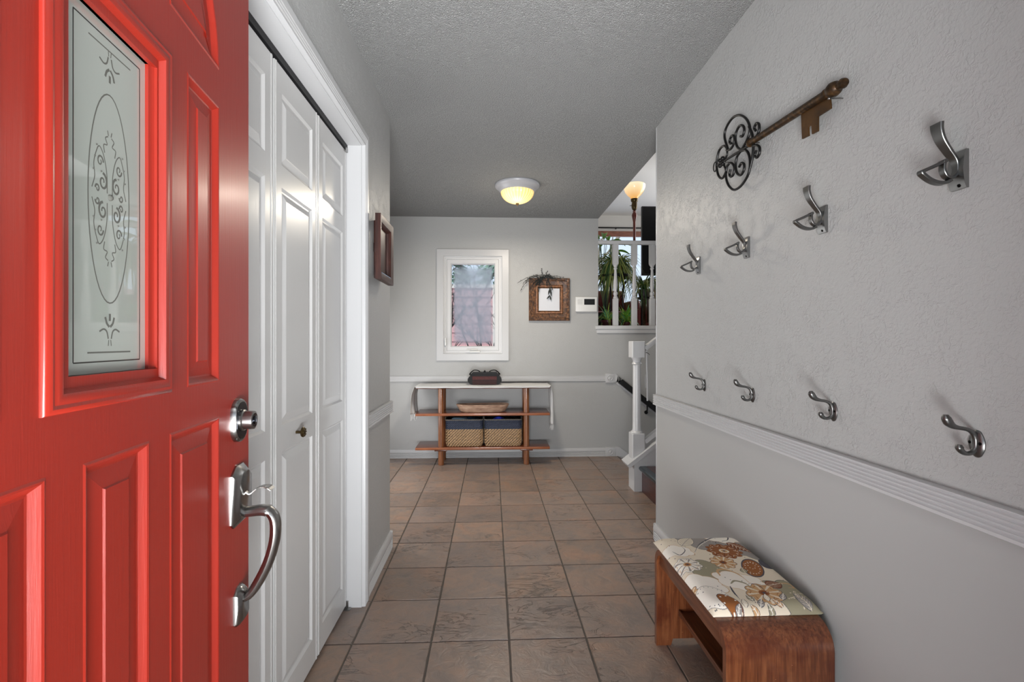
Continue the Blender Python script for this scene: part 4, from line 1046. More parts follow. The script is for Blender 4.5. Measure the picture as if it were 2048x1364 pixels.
bm = bm_new(); box(bm, XL + .002, XL + .020, 2.360, 2.376, 1.640, 1.685, .002); sbc(obj('side_clasp', bm, 'box_wood', sb, True))

# ================================================================== FRAMED PICTURE + TWIGS + ALARM PANEL
fr = empty('picture_frame', (.60, YB, 1.633), 'carved brown wooden frame around a white picture on the back wall', 'picture frame')
def fch(o): return ch(o, fr)
fx0, fx1, fz0, fz1 = .387, .812, 1.412, 1.852
fp = [(0, 0), (0, .026), (.006, .032), (.020, .030), (.028, .024), (.032, .026), (.068, .016), (.074, .022), (.082, .024), (.090, .018), (.104, .008), (.104, 0)]
bm = bm_new(); molding(bm, [(fx0, YB, fz0), (fx1, YB, fz0), (fx1, YB, fz1), (fx0, YB, fz1)], fp, (0, -1, 0), closed=True, side=1); fch(obj('frame_moulding', bm, 'frame_wood', fr, True))
bm = bm_new()
per_pts = []
def scallops(a, b, n_, fix, axis):
    P_ = []
    for k in range(n_ + 1):
        f = k / n_; q = a + (b - a) * f; w_ = .008 * math.sin(f * PI * 9) 
        P_.append((q, YB - .033, fix + w_) if axis == 'x' else (fix + w_, YB - .033, q))
    tube(bm, P_, .0045, 6)
scallops(fx0 + .01, fx1 - .01, 60, fz0 + .016, 'x'); scallops(fx0 + .01, fx1 - .01, 60, fz1 - .016, 'x'); scallops(fz0 + .01, fz1 - .01, 60, fx0 + .016, 'z'); scallops(fz0 + .01, fz1 - .01, 60, fx1 - .016, 'z')
fch(obj('carved_edge', bm, 'frame_wood', fr, True))
bm = bm_new(); molding(bm, [(fx0 + .078, YB - .019, fz0 + .078), (fx1 - .078, YB - .019, fz0 + .078), (fx1 - .078, YB - .019, fz1 - .078), (fx0 + .078, YB - .019, fz1 - .078)], [(0, 0), (0, .006), (.010, .006), (.010, 0)], (0, -1, 0), closed=True, side=1); fch(obj('inner_lip', bm, 'frame_wood_light', fr))
bm = bm_new(); box(bm, fx0 + .095, fx1 - .095, YB - .007, YB - .001, fz0 + .095, fz1 - .095); fch(obj('picture', bm, 'mirror_white', fr))
# dark twig spray: hanging leaf in the picture and beaded vines over the frame
tw = empty('twig_spray', (.55, YB - .04, 1.85), 'dark beaded vine spray draped over the top of the picture frame', 'dried plant')
bs = bm_new(); bl = bm_new()
rt = random.Random(3)
def vine(p0, d, L, sag, beads=10, jit=.3):
    pts = [Vector(p0)]; dd = Vector(d).normalized()
    for k in range(8):
        dd = (dd + Vector((rt.uniform(-jit, jit) * .4, rt.uniform(-.1, .1), rt.uniform(-jit, jit) * .4 - sag))).normalized(); q = pts[-1] + dd * L / 8
        q.y = min(max(q.y, YB - .075), YB - .036); pts.append(q)
    P = smooth_path(pts, 3); tube(bs, P, .0016, 4)
    for k in range(beads):
        c = P[int((k + .5) / beads * (len(P) - 1))] + Vector((rt.uniform(-.008, .008), 0, rt.uniform(-.008, .008))); ico(bl, c, rt.uniform(.003, .0052), 1, (1, .7, 1.2))
for k in range(16): vine((.52 + rt.uniform(-.05, .10), YB - .045, 1.865 + rt.uniform(-.01, .015)), (-1, 0, rt.uniform(-.15, .3)), rt.uniform(.14, .27), rt.uniform(.08, .20), 11)
for k in range(9): vine((.50 + rt.uniform(0, .12), YB - .045, 1.865), (rt.uniform(-.4, .4), 0, -.6), rt.uniform(.08, .17), .05, 9)
for k in range(8): vine((.55, YB - .045, 1.868), (1, 0, rt.uniform(-.1, .15)), rt.uniform(.08, .22), .06, 7)
vine((.52, YB - .045, 1.87), (-.1, 0, 1), .08, 0, 6); vine((.56, YB - .045, 1.87), (.1, 0, 1), .06, .12, 6); vine((.56, YB - .045, 1.87), (.5, 0, .8), .07, .25, 6)
ch(obj('vine_stems', bs, 'twig_black', tw), tw); o = ch(obj('vine_beads', bl, 'twig_black', tw), tw); o['kind'] = 'stuff'
bm = bm_new()
tube(bm, [(.60, YB - .030, 1.80), (.605, YB - .030, 1.70)], .0025, 6)
for dx, dz, L, an in ((-.012, 0, .07, -.25), (.008, -.01, .08, .12), (-.018, -.055, .055, -.7), (.004, -.065, .05, .2), (-.002, .02, .05, .1)):
    c = Vector((.607 + dx, YB - .031, 1.71 + dz)); d = Vector((math.sin(an), 0, -math.cos(an))); pts = [c + d * (L * f - L / 2) for f in (0, .25, .5, .75, 1)]
    tube(bm, pts, [.0015, .007, .010, .006, .001], 6, flat=(.25, 1), up=(0, 1, 0))
ch(obj('hanging_leaf', bm, 'twig_black', tw), tw)
ap = empty('alarm_panel', (.985, YB, 1.583), 'white wall alarm keypad with dark display beside the picture frame', 'keypad')
bm = bm_new(); box(bm, .873, 1.096, YB - .028, YB - .001, 1.507, 1.660, .004); ch(obj('panel_body', bm, 'plastic_white', ap, True), ap)
bm = bm_new(); box(bm, .962, 1.073, YB - .0295, YB - .027, 1.578, 1.638); ch(obj('display', bm, 'lcd_dark', ap), ap)
bm = bm_new()
for k in range(8): box(bm, .892, .945, YB - .0292, YB - .0275, 1.582 + k * .007, 1.5855 + k * .007)
ch(obj('speaker_grille', bm, 'plastic_grille', ap), ap)

# ================================================================== CONSOLE SHELF
cs = empty('console_shelf', (-.085, 4.7, 0), 'walnut open console shelf with round posts below the window', 'shelf unit')
def cch(o): return ch(o, cs)
SX0, SX1, SY0, SY1 = -.728, .566, 4.545, 4.845
for px_, py_ in ((-.487, 4.590), (.342, 4.590), (-.487, 4.80), (.342, 4.80)):
    bm = bm_new(); lathe(bm, [(.024, 0), (.0275, .004), (.0275, .742)], (px_, py_, 0), 24); cch(obj('post', bm, 'walnut_post', cs, True))
for z in (.178, .505):
    bm = bm_new(); box(bm, SX0, SX1, SY0, SY1, z - .024, z, .002); o = cch(obj('shelf_board', bm, ['walnut_shelf', 'walnut_edge'], cs, True))
    for p in o.data.polygons:
        if abs(p.normal.z) < .5: p.material_index = 1
bm = bm_new(); box(bm, SX0 + .01, SX1, SY0, SY1, .742, .766, .002); cch(obj('top_board', bm, 'walnut_shelf', cs, True))
for px_ in (-.487, .342):
    bm = bm_new(); box(bm, px_ - .06, px_ + .06, SY0 + .01, SY1 - .01, .140, .154, .002); cch(obj('cleat', bm, 'walnut_shelf', cs, True))
# table runner with fringe
NUa, NV = 120, 20
path = []
def runner_point(s, v):
    """s in 0..1 along, v in 0..1 across (front to back)"""
    Lh0, Lt, Lh1 = .300, 1.30, .410; tot = Lh0 + Lt + Lh1; q = s * tot
    yb0, yb1 = SY0 - .012, SY1 - .005; x0, x1 = SX0 + .006, SX1 + .006
    r = .02
    y = yb0 + (yb1 - yb0) * v; z = .7685
    if q < Lh0:
        f = (Lh0 - q) / Lh0; k = 1 - .50 * min(1, f * 1.25); yc = yb0 + .10; y = yc + (y - yc) * k
        out = .055 * (1 - math.exp(-f * 4)) ; x = x0 - out - .012 * math.sin(v * 9 + 1) * f; z = .7685 - f * Lh0 * .93
        if f < .12: z = .7685 - (f / .12) ** 2 * .12 * Lh0 * .93
        x -= .02 * (v - .2) * f * 1.2
        y += .012 * math.sin(v * 14) * f
        x += (v) * .06 * f
    elif q > Lh0 + Lt:
        f = (q - Lh0 - Lt) / Lh1; k = 1 - .68 * min(1, f * 1.6); yc = yb0 + .10; y = yc + (y - yc) * k
        x = x1 + .026 * (1 - math.exp(-f * 6)) + .012 * math.sin(v * 17) * min(1, f * 3); z = .7685 - f * Lh1 * .94
        if f < .09: z = .7685 - (f / .09) ** 2 * .09 * Lh1 * .94
    else:
        f = (q - Lh0) / Lt; x = x0 + (x1 - x0) * f
        z += .0015 * math.sin(f * 21) * math.sin(v * 5)
    # front edge droops over the board
    if Lh0 <= q <= Lh0 + Lt and v < .08:
        z -= (.08 - v) / .08 * (.019 + .0010 * math.sin(q * 30)); y = SY0 - .006 + .0 * v
    return (x, y, z)
bm = bm_new(); grid = [[bm.verts.new(runner_point(i / (NUa - 1), (j / (NV - 1)) ** 1.3)) for j in range(NV)] for i in range(NUa)]
for i in range(NUa - 1):
    for j in range(NV - 1): bm.faces.new([grid[i][j], grid[i + 1][j], grid[i + 1][j + 1], grid[i][j + 1]])
rn = obj('table_runner', bm, 'cloth_white', smooth=True); tag(rn, 'white woven runner with fringed ends draped over the console top', 'table runner')
so = rn.modifiers.new('thick', 'SOLIDIFY'); so.thickness = .002; so.offset = 1
rr_ = random.Random(5)
for s in (0, 1):
    bm = bm_new()
    for k in range(8):
        p = Vector(runner_point(s, (k + .5) / 8)); e = p + Vector((rr_.uniform(-.014, .014), rr_.uniform(-.006, .006), -rr_.uniform(.045, .065)))
        tube(bm, smooth_path([p + Vector((0, 0, .006)), (p + e) / 2 + Vector((rr_.uniform(-.005, .005), 0, 0)), e], 4), [.0028] * 4 + [.0038, .0042, .0040, .0032, .004], 6)
    obj('fringe', bm, 'cloth_white', rn, True)['kind'] = 'stuff'

# dough bowl
bm = bm_new()
rings = []
prof = [(.0, .0), (.78, .0), (.86, .012), (.96, .055), (1.0, .072), (.975, .075), (.93, .060), (.84, .022), (.7, .012), (.0, .012)]
for s, z in prof:
    ring = []
    for k in range(40):
        a = 2 * PI * k / 40; ca_, sa_ = math.cos(a), math.sin(a)
        x = .262 * abs(ca_) ** .55 * (1 if ca_ > 0 else -1) * s; y = .095 * abs(sa_) ** .8 * (1 if sa_ > 0 else -1) * s
        ring.append(bm.verts.new((x, y, z + .003 * math.sin(a * 2 + .5) * (z > .05))))
    rings.append(ring)
for A, B in zip(rings, rings[1:]):
    for k in range(40): bm.faces.new([A[k], A[(k + 1) % 40], B[(k + 1) % 40], B[k]])
bmesh.ops.remove_doubles(bm, verts=bm.verts, dist=.0005)
tag(obj('dough_bowl', bm, 'bowl_wood', smooth=True, loc=(-.086, 4.665, .5055)), 'long pale wooden dough bowl on the middle shelf of the console', 'bowl')

# woven baskets
def rrect(a, b, r, n=5):
    pts = []
    for cx, cy, s0 in ((a - r, b - r, 0), (-(a - r), b - r, PI / 2), (-(a - r), -(b - r), PI), (a - r, -(b - r), 3 * PI / 2)):
        for k in range(n + 1): th_ = s0 + k * PI / 2 / n; pts.append(Vector((cx + r * math.cos(th_), cy + r * math.sin(th_), 0)))
    return pts
def resample(P, n_):
    L = [0]
    for i in range(len(P)): L.append(L[-1] + (P[(i + 1) % len(P)] - P[i]).length)
    out = []
    for k in range(n_):
        q = L[-1] * k / n_; i = 0
        while L[i + 1] < q: i += 1
        f = (q - L[i]) / max(1e-9, L[i + 1] - L[i]); out.append(P[i].lerp(P[(i + 1) % len(P)], f))
    return out
def bead(bm, c, d, l, r, tilt):
    """elongated 14-vertex strand segment"""
    d = Vector(d).normalized(); up = Vector((0, 0, 1)); d = (d + up * tilt).normalized(); n_ = d.cross(up).normalized(); u = n_.cross(d)
    rings = []
    for f, s in ((-.5, .35), (-.22, 1), (.22, 1), (.5, .35)):
        rings.append([bm.verts.new(c + d * l * f + (u * math.cos(a) * 1.0 + n_ * math.sin(a) * .8) * r * s) for a in [k * PI / 3 for k in range(6)]])
    for A, B in zip(rings, rings[1:]):
        for k in range(6): bm.faces.new([A[k], A[(k + 1) % 6], B[(k + 1) % 6], B[k]])
    bm.faces.new(rings[0][::-1]); bm.faces.new(rings[-1])
def basket(name, cx, label, items):
    root = empty(name, (cx, 4.70, .1785), label, 'basket', 'woven baskets on the lower shelf')
    a, b, H = .184, .125, .262
    bm = bm_new()  # liner wall
    base = rrect(a - .010, b - .010, .03)
    low_ = [bm.verts.new(p * .93 + Vector((0, 0, .003))) for p in base]; mid_ = [bm.verts.new(p * .99 + Vector((0, 0, .03))) for p in base]; up_ = [bm.verts.new(p + Vector((0, 0, H - .004))) for p in base]
    m_ = len(base)
    for A, B in ((low_, mid_), (mid_, up_)):
        for k in range(m_): bm.faces.new([A[k], A[(k + 1) % m_], B[(k + 1) % m_], B[k]])
    bm.faces.new(low_[::-1]); obj('basket_liner', bm, 'pot_dark', root)
    bm = bm_new(); rows = 12; h1 = .160
    for r_ in range(rows):
        z = .008 + (h1 - .008) * r_ / (rows - 1); k_ = 1 - .085 * max(0, 1 - z / .045) ** 2; P = resample([p * k_ for p in rrect(a - .004, b - .004, .035)], 40)
        for i in range(40):
            j = (i + .5 * (r_ % 2)) ; p = P[i].lerp(P[(i + 1) % 40], .5 * (r_ % 2)); d = P[(i + 1) % 40] - P[i - 1]
            bead(bm, p + Vector((0, 0, z)), d, .0280, .0066, .22)
    o = obj('natural_weave', bm, 'natural_weave', root, True); o['kind'] = 'stuff'; o['label'] = 'tan woven lower part'
    bm = bm_new(); rows = 8
    for r_ in range(rows):
        z = .174 + (.250 - .174) * r_ / (rows - 1); P = resample(rrect(a - .005, b - .005, .03), 60)
        for i in range(60):
            p = P[i].lerp(P[(i + 1) % 60], .5 * (r_ % 2)); d = P[(i + 1) % 60] - P[i - 1]; bead(bm, p + Vector((0, 0, z)), d, .0195, .0056, .2)
    o = obj('navy_weave', bm, 'navy_weave', root, True); o['kind'] = 'stuff'; o['label'] = 'dark navy woven upper band'
    bm = bm_new(); P = [p + Vector((0, 0, .258)) for p in resample(rrect(a - .002, b - .002, .03), 60)]
    for i in range(60): bead(bm, P[i], P[(i + 1) % 60] - P[i - 1], .024, .0062, .35)
    obj('basket_rim', bm, 'rim_weave', root, True)
    for s in (-1, 1):
        bm = bm_new(); tube(bm, smooth_path([(s * a, -.05, .25), (s * (a + .002), -.04, .268), (s * (a + .003), 0, .272), (s * (a + .002), .04, .268), (s * a, .05, .25)], 4), .0055, 8); obj('basket_handle', bm, 'rim_weave', root, True)
    return root
basket('woven_basket', -.264, 'two-tone woven basket at left on the lower console shelf', 0)
basket('woven_basket', .114, 'two-tone woven basket at right on the lower console shelf', 0)
def lump(name, c, dims, mat, label, seed):
    bm = bm_new(); ico(bm, (0, 0, 0), 1, 3); r_ = random.Random(seed)
    ph = [r_.uniform(0, 6) for _ in range(4)]
    for v in bm.verts:
        k_ = 1 + .18 * math.sin(v.co.x * 3 + ph[0]) * math.sin(v.co.y * 4 + ph[1]) + .1 * math.sin(v.co.z * 5 + ph[2]); v.co = Vector((v.co.x * dims[0] * k_, v.co.y * dims[1] * k_, v.co.z * dims[2] * k_))
    tag(obj(name, bm, mat, smooth=True, loc=c), label, 'clothing')
lump('folded_scarf', (-.30, 4.66, .420), (.085, .06, .032), 'toy_grey', 'grey-blue knitted cloth peeking out of the left basket', 1)
lump('folded_scarf', (-.20, 4.67, .418), (.07, .06, .034), 'toy_dark', 'dark teal cloth peeking out of the left basket', 2)
lump('folded_cloth', (.075, 4.66, .424), (.055, .05, .030), 'toy_blue', 'bright blue cloth peeking out of the right basket', 3)
lump('folded_cloth', (.19, 4.67, .416), (.07, .06, .032), 'black_satin', 'black cloth inside the right basket', 4)

# dark lacquered basket box on top
lb_ = empty('lidded_basket', (-.066, 4.69, .7712), 'small dark lacquered lidded basket on top of the white runner', 'basket')
bm = bm_new(); P_ = []
for k in range(13):
    a = -PI / 2 + PI * k / 12; P_.append((.105 + .062 * math.cos(a) * (1 if k not in (0, 12) else 1), .047 + .047 * math.sin(a)))
poly = P_ + [(-x, z) for x, z in P_[::-1]]
prism(bm, poly, -.070, .070, 'y'); obj('basket_body', bm, 'black_lacquer', lb_, True)
bm = bm_new(); box(bm, -.120, .118, -.076, -.069, .050, .084, .002); obj('woven_band', bm, 'maroon_lacquer', lb_, True)
bm = bm_new()
for k in range(22): tube(bm, [(-.118 + k * .0112, -.078, .051), (-.118 + k * .0112, -.078, .083)], .0022, 5)
for k in range(3): tube(bm, [(-.12, -.072, .010 + k * .014), (.118, -.072, .010 + k * .014)], .003, 5)
obj('reed_weave', bm, 'maroon_lacquer', lb_, True)
bm = bm_new(); prism(bm, [(-.148, .092), (.148, .092), (.140, .100), (-.140, .100)], -.078, .078, 'y'); prism(bm, [(-.138, .100), (.138, .100), (.118, .122), (-.118, .122)], -.068, .068, 'y'); obj('lid', bm, 'black_lacquer', lb_)
bm = bm_new()
for s in (-1, 1): tube(bm, smooth_path([(s * .150, -.01, .098), (s * .135, -.02, .120), (s * .105, -.03, .142), (s * .070, -.03, .140), (s * .045, -.03, .128)], 5), [.004] * 21, 8, flat=(1, 2.2))
ball(bm, (0, -.02, .132), .009, 10); box(bm, -.012, .012, -.03, -.01, .122, .130, .002); obj('carry_handle', bm, 'black_lacquer', lb_, True)

# ================================================================== UPPER ROOM CONTENT
UZ = 1.30
fx, fy = 1.86, 6.05
fx = (1270 - 1024) / 942.5 * 6.1 + .0437 * 6.05
tl = empty('torchiere_lamp', (fx, 6.05, UZ), 'wooden torchiere floor lamp with glowing cream glass bowl in the upper room', 'floor lamp')
bm = bm_new(); lathe(bm, [(.14, 0), (.14, .015), (.10, .03), (.03, .045), (.02, .06)], (0, 0, 0), 28); obj('lamp_base', bm, 'lamp_wood', tl, True)
bm = bm_new(); lathe(bm, [(.018, .06), (.020, .3), (.017, .9), (.017, 1.45), (.021, 1.47), (.028, 1.50), (.034, 1.53), (.030, 1.555), (.018, 1.575), (.022, 1.59), (.014, 1.60)], (0, 0, 0), 20); obj('lamp_pole', bm, 'lamp_wood', tl, True)
bm = bm_new(); lathe(bm, [(.012, 1.60), (.026, 1.61), (.036, 1.64), (.036, 1.69), (.030, 1.70), (.044, 1.72), (.046, 1.74), (.044, 1.755)], (0, 0, 0), 20); tube(bm, [(-.036, -.01, 1.66), (-.062, -.01, 1.66)], .004, 6); obj('lamp_socket', bm, 'brass_old', tl, True)
bm = bm_new(); lathe(bm, [(.046, 1.75), (.052, 1.77), (.085, 1.80), (.118, 1.845), (.138, 1.90), (.140, 1.925), (.132, 1.935), (.128, 1.93), (.10, 1.85), (.04, 1.775)], (0, 0, 0), 36, cap=False); bmesh.ops.translate(bm, vec=(0, 0, -1.75), verts=bm.verts); o = obj('lamp_shade', bm, 'torchiere_shade', tl, True); o.location = (0, 0, 1.75)

def leaf_blade(bm, p0, az, L, rise, droop, wd, seg=7):
    """arching strap leaf"""
    d = Vector((math.cos(az), math.sin(az), 0)); side = Vector((-d.y, d.x, 0)); prev = None
    for k in range(seg + 1):
        f = k / seg; p = Vector(p0) + d * (L * f * .8) + Vector((0, 0, rise * f - droop * f * f)); wk = wd * (math.sin(PI * min(1, .12 + f * .9)) ** .7) * (1 if f < .98 else .1)
        a = bm.verts.new(p - side * wk + Vector((0, 0, wk * .5))); c = bm.verts.new(p); b = bm.verts.new(p + side * wk + Vector((0, 0, wk * .5)))
        if prev: bm.faces.new([prev[0], a, c, prev[1]]); bm.faces.new([prev[1], c, b, prev[2]])
        prev = (a, c, b)
def X_at(pxv, y): return ((pxv - 1024) / 942.5 + .0437) * y * 1.0 / (1 - .0437 * (pxv - 1024) / 942.5)
def Z_at(pyv, pxv, y): 
    x = X_at(pxv, y); d = y * .999 + x * .0437; return CAMZ + (683.5 - pyv) / 942.5 * d
# plant stand
PY = 5.62
psx = X_at(1228, PY)
ps = empty('plant_stand', (psx, PY, UZ), 'black iron plant stand with round trays behind the balustrade', 'plant stand')
zt = Z_at(553, 1228, PY) - UZ
bm = bm_new(); lathe(bm, [(.21, zt - .02), (.215, zt - .015), (.215, zt + .006), (.205, zt + .006), (.203, zt - .008), (.001, zt - .010)], (0, 0, 0), 36); obj('tray', bm, 'black_iron', ps, True)
for a in (0.1, .1 + PI / 2, .1 + PI, .1 + 3 * PI / 2):
    bm = bm_new(); c_, s_ = math.cos(a), math.sin(a)
    tube(bm, smooth_path([(c_ * .19, s_ * .19, zt - .01), (c_ * .12, s_ * .12, zt - .12), (c_ * .11, s_ * .11, zt * .55), (c_ * .15, s_ * .15, .12), (c_ * .21, s_ * .21, 0)], 6), .011, 8); obj('leg', bm, 'black_iron', ps, True)
bm = bm_new(); tube(bm, [(.13 * math.cos(2 * PI * k / 24), .13 * math.sin(2 * PI * k / 24), .17) for k in range(24)], .007, 6, closed=True); tube(bm, [(-.13, 0, .17), (.13, 0, .17)], .005, 6); tube(bm, [(0, -.13, .17), (0, .13, .17)], .005, 6); obj('lower_ring', bm, 'black_iron', ps, True)
def pot(parent, r, h, mat):
    bm = bm_new(); lathe(bm, [(r * .68, 0), (r * .95, h * .8), (r * 1.03, h * .82), (r * 1.03, h), (r * .95, h), (r * .92, h * .88), (.001, h * .86)], (0, 0, 0), 28); obj('pot', bm, mat, parent, True)
def spider(name, x, y, z, n, L, w_, mat, label, potmat='terracotta', r=.09, h=.12, seed=1, rise=(.1, .3), droop=(.3, .6)):
    root = empty(name, (x, y, z), label, 'potted plant'); pot(root, r, h, potmat); R_ = random.Random(seed)
    for q in range(3):
        bm = bm_new()
        for k in range(n // 3): leaf_blade(bm, (R_.uniform(-.02, .02), R_.uniform(-.02, .02), h * .86), R_.uniform(0, 2 * PI), L * R_.uniform(.6, 1.1), R_.uniform(*rise), R_.uniform(*droop), w_ * R_.uniform(.7, 1.2))
        o = obj('foliage', bm, mat[q % len(mat)], root, True); o['kind'] = 'stuff'
    return root
spider('spider_plant', psx + .02, PY, UZ + zt + .002, 270, .42, .0095, ['leaf_spider', 'leaf_dark', 'leaf_spider'], 'bushy spider plant with arching leaves in terracotta pot on the stand', seed=4, rise=(.18, .50), droop=(.35, .72))
p2 = empty('broadleaf_plant', (X_at(1212, 5.9), 5.95, UZ), 'tall broad-leaved plant with bright green leaves above the top rail', 'potted plant'); pot(p2, .14, .26, 'pot_dark')
bm = bm_new(); b2 = bm_new(); R_ = random.Random(8)
tall = Z_at(464, 1212, 5.95) - UZ
for k in range(14):
    az = R_.uniform(0, 2 * PI); hh_ = tall * R_.uniform(.72, 1.0); base = Vector((0, 0, .22)); tip = Vector((.10 * math.cos(az), .06 * math.sin(az), hh_)); tube(bm, smooth_path([base, base.lerp(tip, .5) + Vector((R_.uniform(-.03, .03), 0, 0)), tip], 4), .004, 5); leaf_blade(b2, tip, az, .26 * R_.uniform(.8, 1.2), .10, .12, .040, 8)
ch(obj('stems', bm, 'leaf_dark', p2, True), p2).matrix_parent_inverse = Matrix.Identity(4); o = obj('large_leaves', b2, 'leaf_green', p2, True); so = o.modifiers.new('t', 'SOLIDIFY'); so.thickness = .0008
p3x = X_at(1290, 5.75)
spider('dracaena_plant', p3x, 5.8, Z_at(555, 1290, 5.8) - .25, 120, .46, .008, ['leaf_dark', 'leaf_spider'], 'dark strappy plant behind the third baluster', 'pot_dark', .08, .10, seed=11, rise=(.35, .62), droop=(.35, .75))
bm = bm_new(); zz = Z_at(555, 1290, 5.8) - .25
lathe(bm, [(.12, zz - .02 - UZ), (.12, zz - .002 - UZ)], (0, 0, 0), 24); 
for a in (0, 2.1, 4.2): tube(bm, [(.10 * math.cos(a), .10 * math.sin(a), zz - .02 - UZ), (.14 * math.cos(a), .14 * math.sin(a), 0)], .01, 6)
tag(obj('plant_stool', bm, 'black_iron', smooth=True, loc=(p3x, 5.8, UZ)), 'small round black stool under the dark strappy plant', 'stool')
spider('succulent_plant', X_at(1252, 5.45), 5.42, UZ + .001, 150, .18, .011, ['leaf_jade', 'leaf_light', 'leaf_green'], 'pale green leafy plant low behind the middle baluster', 'pot_wine', .07, .12, seed=21, rise=(.12, .32), droop=(.05, .25))
spider('trailing_plant', X_at(1216, 5.35), 5.35, UZ + .001, 60, .22, .006, ['leaf_light', 'leaf_jade'], 'striped trailing plant low at the left end of the balustrade', 'pot_wine', .08, .14, seed=22, rise=(.18, .35), droop=(.1, .4))
# armchair and sofa
ac = empty('armchair', (X_at(1215, 7.0), 7.1, UZ), 'dark red leather armchair seen through the left balusters', 'armchair')
bm = bm_new(); box(bm, -.40, .40, -.38, .38, .10, .34, .05, 3); box(bm, -.42, -.28, -.40, .40, .10, .50, .05, 3); box(bm, .28, .42, -.40, .40, .10, .50, .05, 3); obj('seat_body', bm, 'dark_red_leather', ac, True)
bm = bm_new(); box(bm, -.36, .36, .22, .42, .30, .70, .06, 3); obj('backrest', bm, 'dark_red_leather', ac, True)
for x in (-.34, .34):
    for y in (-.32, .32):
        bm = bm_new(); lathe(bm, [(.02, 0), (.03, .10)], (x, y, 0), 12); obj('leg', bm, 'lamp_wood', ac, True)
sfx = X_at(1300, 8.0)
sf = empty('sofa', (sfx + .35, 8.2, UZ), 'dark red leather sofa below the upper picture window', 'sofa')
bm = bm_new(); box(bm, -.9, .9, -.42, .40, .08, .42, .05, 3); obj('seat_body', bm, 'dark_red_leather', sf, True)
for k in (-1, 0, 1):
    bm = bm_new(); box(bm, k * .56 - .275, k * .56 + .275, .14, .40, .36, .58, .07, 4); obj('back_cushion', bm, 'dark_red_leather', sf, True)
    bm = bm_new(); box(bm, k * .56 - .275, k * .56 + .275, -.42, .16, .40, .50, .04, 3); obj('seat_cushion', bm, 'dark_red_leather', sf, True)
for s in (-1, 1):
    bm = bm_new(); box(bm, s * .93 - .10, s * .93 + .10, -.44, .42, .08, .50, .06, 3); obj('armrest', bm, 'dark_red_leather', sf, True)
bm = bm_new(); box(bm, sfx - .22, sfx + .12, 8.31, 8.63, 1.885, 1.92, .012, 2); box(bm, sfx - .22, sfx + .12, 8.305, 8.335, 1.76, 1.91, .010, 2)
tag(obj('throw_blanket', bm, 'throw_cream', smooth=True), 'cream throw blanket folded over the dark red sofa back', 'blanket')
# television on a small stand
ty = 6.9; tx0 = X_at(1283, ty); tz0 = Z_at(551, 1283, ty); tz1 = Z_at(413, 1283, ty)
tvz = Z_at(562, 1300, ty)
tvs = empty('side_table', (tx0 + .35, ty + .05, UZ), 'brown round-edged table carrying the television in the upper room', 'table')
bm = bm_new(); box(bm, -.36, .6, -.25, .25, tvz - UZ - .035, tvz - UZ, .012, 3); obj('table_top', bm, 'old_brown', tvs, True)
for x in (-.24, .5):
    for y in (-.2, .2):
        bm = bm_new(); box(bm, x - .03, x + .03, y - .03, y + .03, 0, tvz - UZ - .034, .006); obj('leg', bm, 'old_brown', tvs, True)
bm = bm_new(); box(bm, -.20, .46, -.18, .18, .18, tvz - UZ - .10, .004); obj('cabinet', bm, 'old_brown', tvs, True)
tv = empty('television', (tx0 + .3, ty, tvz), 'black flat television at the right edge of the upper opening', 'television')
bm = bm_new(); box(bm, -.30, 1.3, -.02, .03, tz0 - tvz, tz1 - tvz, .006); obj('screen_body', bm, 'black_satin', tv, True)
bm = bm_new(); box(bm, -.285, 1.285, -.0215, -.0195, tz0 - tvz + .03, tz1 - tvz - .015); obj('screen', bm, 'tv_black', tv)
bm = bm_new(); box(bm, -.12, .25, -.1, .12, .001, .012, .003); box(bm, .02, .10, -.01, .02, .010, tz0 - tvz + .002); obj('tv_foot', bm, 'black_satin', tv, True)

# ================================================================== OUTSIDE
def bare_tree(name, x, y, z, h, label, seed, r0=.06, group=None, mat='bark_dark'):
    bm = bm_new(); R_ = random.Random(seed)
    def grow(p, d, L, r, dep):
        pts = [p]; q = p.copy(); dd = d.copy()
        for k in range(4): dd = (dd + Vector((R_.uniform(-.18, .18), R_.uniform(-.18, .18), R_.uniform(-.05, .12)))).normalized(); q = q + dd * L / 4; pts.append(q.copy())
        tube(bm, pts, [r * (1 - .12 * k) for k in range(5)], 5 if dep > 1 else 7, cap=False)
        if dep < 4:
            for k in range(3 if dep < 3 else 4):
                b = pts[R_.randint(2, 4)]; nd = (dd + Vector((R_.uniform(-.9, .9), R_.uniform(-.9, .9), R_.uniform(-.1, .7)))).normalized(); grow(b, nd, L * R_.uniform(.55, .8), r * .55, dep + 1)
    grow(Vector((0, 0, 0)), Vector((0, 0, 1)), h * .42, r0, 0)
    return tag(obj(name, bm, mat, smooth=True, loc=(x, y, z)), label, 'tree', group)
bare_tree('bare_tree', 3.3, 13.2, .88, 7.5, 'bare tree seen through the upper window, between the second and third baluster', 2, .12, mat='bark')
bare_tree('bare_tree', 2.9, 21.5, .88, 8, 'bare tree seen through the upper window behind the spider plant', 5, .10)
bare_tree('bare_shrub', -.95, 7.0, -.03, 2.9, 'bare branching shrub outside the left side of the casement window', 9, .03)
bare_tree('bare_shrub', .12, 6.5, -.03, 2.3, 'bare branching shrub outside the right side of the casement window', 12, .03)
bare_tree('bare_shrub', -.35, 7.3, -.03, 2.8, 'bare branching shrub outside the middle of the casement window', 15, .025)
struct('ground_back', 'snow', [(-20, 30, 9.8, 40, -.5, .9), (-20, .95, 5.05, 9.8, -.3, -.02)], 'snowy ground behind the house')
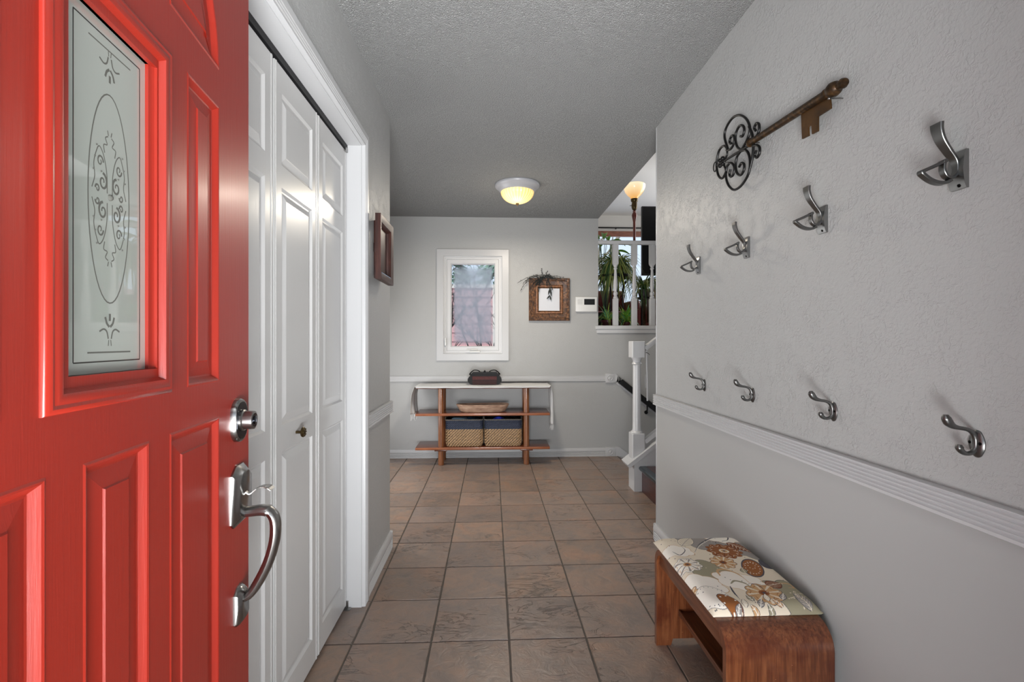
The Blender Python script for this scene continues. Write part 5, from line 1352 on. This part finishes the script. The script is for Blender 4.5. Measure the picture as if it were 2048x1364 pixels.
# hill
bm = bm_new(); nx_, ny_ = 60, 14; R_ = random.Random(31); gv = []
for i in range(nx_):
    row_ = []
    for j in range(ny_):
        x = -15 + 55 * i / (nx_ - 1); f = j / (ny_ - 1); row_.append(bm.verts.new((x, 34 + 14 * f, .8 + (4.2 + 1.3 * math.sin(x * .4) + .6 * math.sin(x * 1.3)) * math.sin(f * PI / 2) + R_.uniform(-.15, .15))))
    gv.append(row_)
for i in range(nx_ - 1):
    for j in range(ny_ - 1): bm.faces.new([gv[i][j], gv[i + 1][j], gv[i + 1][j + 1], gv[i][j + 1]])
o = obj('hillside', bm, 'rock_pink', smooth=True); o['kind'] = 'structure'; o['label'] = 'pinkish rocky hillside beyond the upper window'
# neighbouring building with pink siding seen dimly through the fogged window
nb_ = empty('neighbour_house', (0, 7.9, -.02), 'pink-sided building dimly seen through the fogged casement window', 'building')
bm = bm_new()
for k in range(14): prism(bm, [(8.0, k * .15), (7.97, k * .15), (7.99, k * .15 + .15), (8.0, k * .15 + .15)], -1.1, .85, 'x')
o = obj('siding', bm, 'pink_siding', nb_); o.location = (0, -7.9, .02)
bm = bm_new(); box(bm, -1.1, .85, 8.0, 8.04, 0, 2.1); box(bm, .02, .20, 7.962, 8.0, 0, 2.1); box(bm, -1.1, .85, 7.955, 8.0, 2.1, 2.16); o = obj('corner_board', bm, 'pale_siding', nb_); o.location = (0, -7.9, .02)
def conifer(x, y, h, r, label, seed):
    root = empty('evergreen_tree', (x, y, -.02), label, 'tree'); R_ = random.Random(seed)
    bm = bm_new(); lathe(bm, [(.09, 0), (.02, h * .95)], (0, 0, 0), 8); obj('trunk', bm, 'bark_dark', root, True)
    bm = bm_new()
    for k in range(900):
        f = R_.random() ** 1.2; z = h * (.08 + .9 * f); rad = r * (1 - f) * R_.uniform(.5, 1); a = R_.uniform(0, 2 * PI); p = Vector((rad * math.cos(a), rad * math.sin(a), z)); d = Vector((math.cos(a), math.sin(a), -.35)); s_ = Vector((-d.y, d.x, 0)) * .06
        L = .22; v = [bm.verts.new(q) for q in (p - s_, p + d * L, p + s_, p + Vector((0, 0, .05)))]; bm.faces.new([v[0], v[1], v[3]]); bm.faces.new([v[1], v[2], v[3]])
    o = obj('needles', bm, 'evergreen', root); o['kind'] = 'stuff'
conifer(-.9, 9.9, 3.7, 1.3, 'green conifer dimly seen through the top of the casement window', 3)
conifer(.15, 12.6, 4.6, 1.2, 'second green conifer further right behind the casement window', 4)
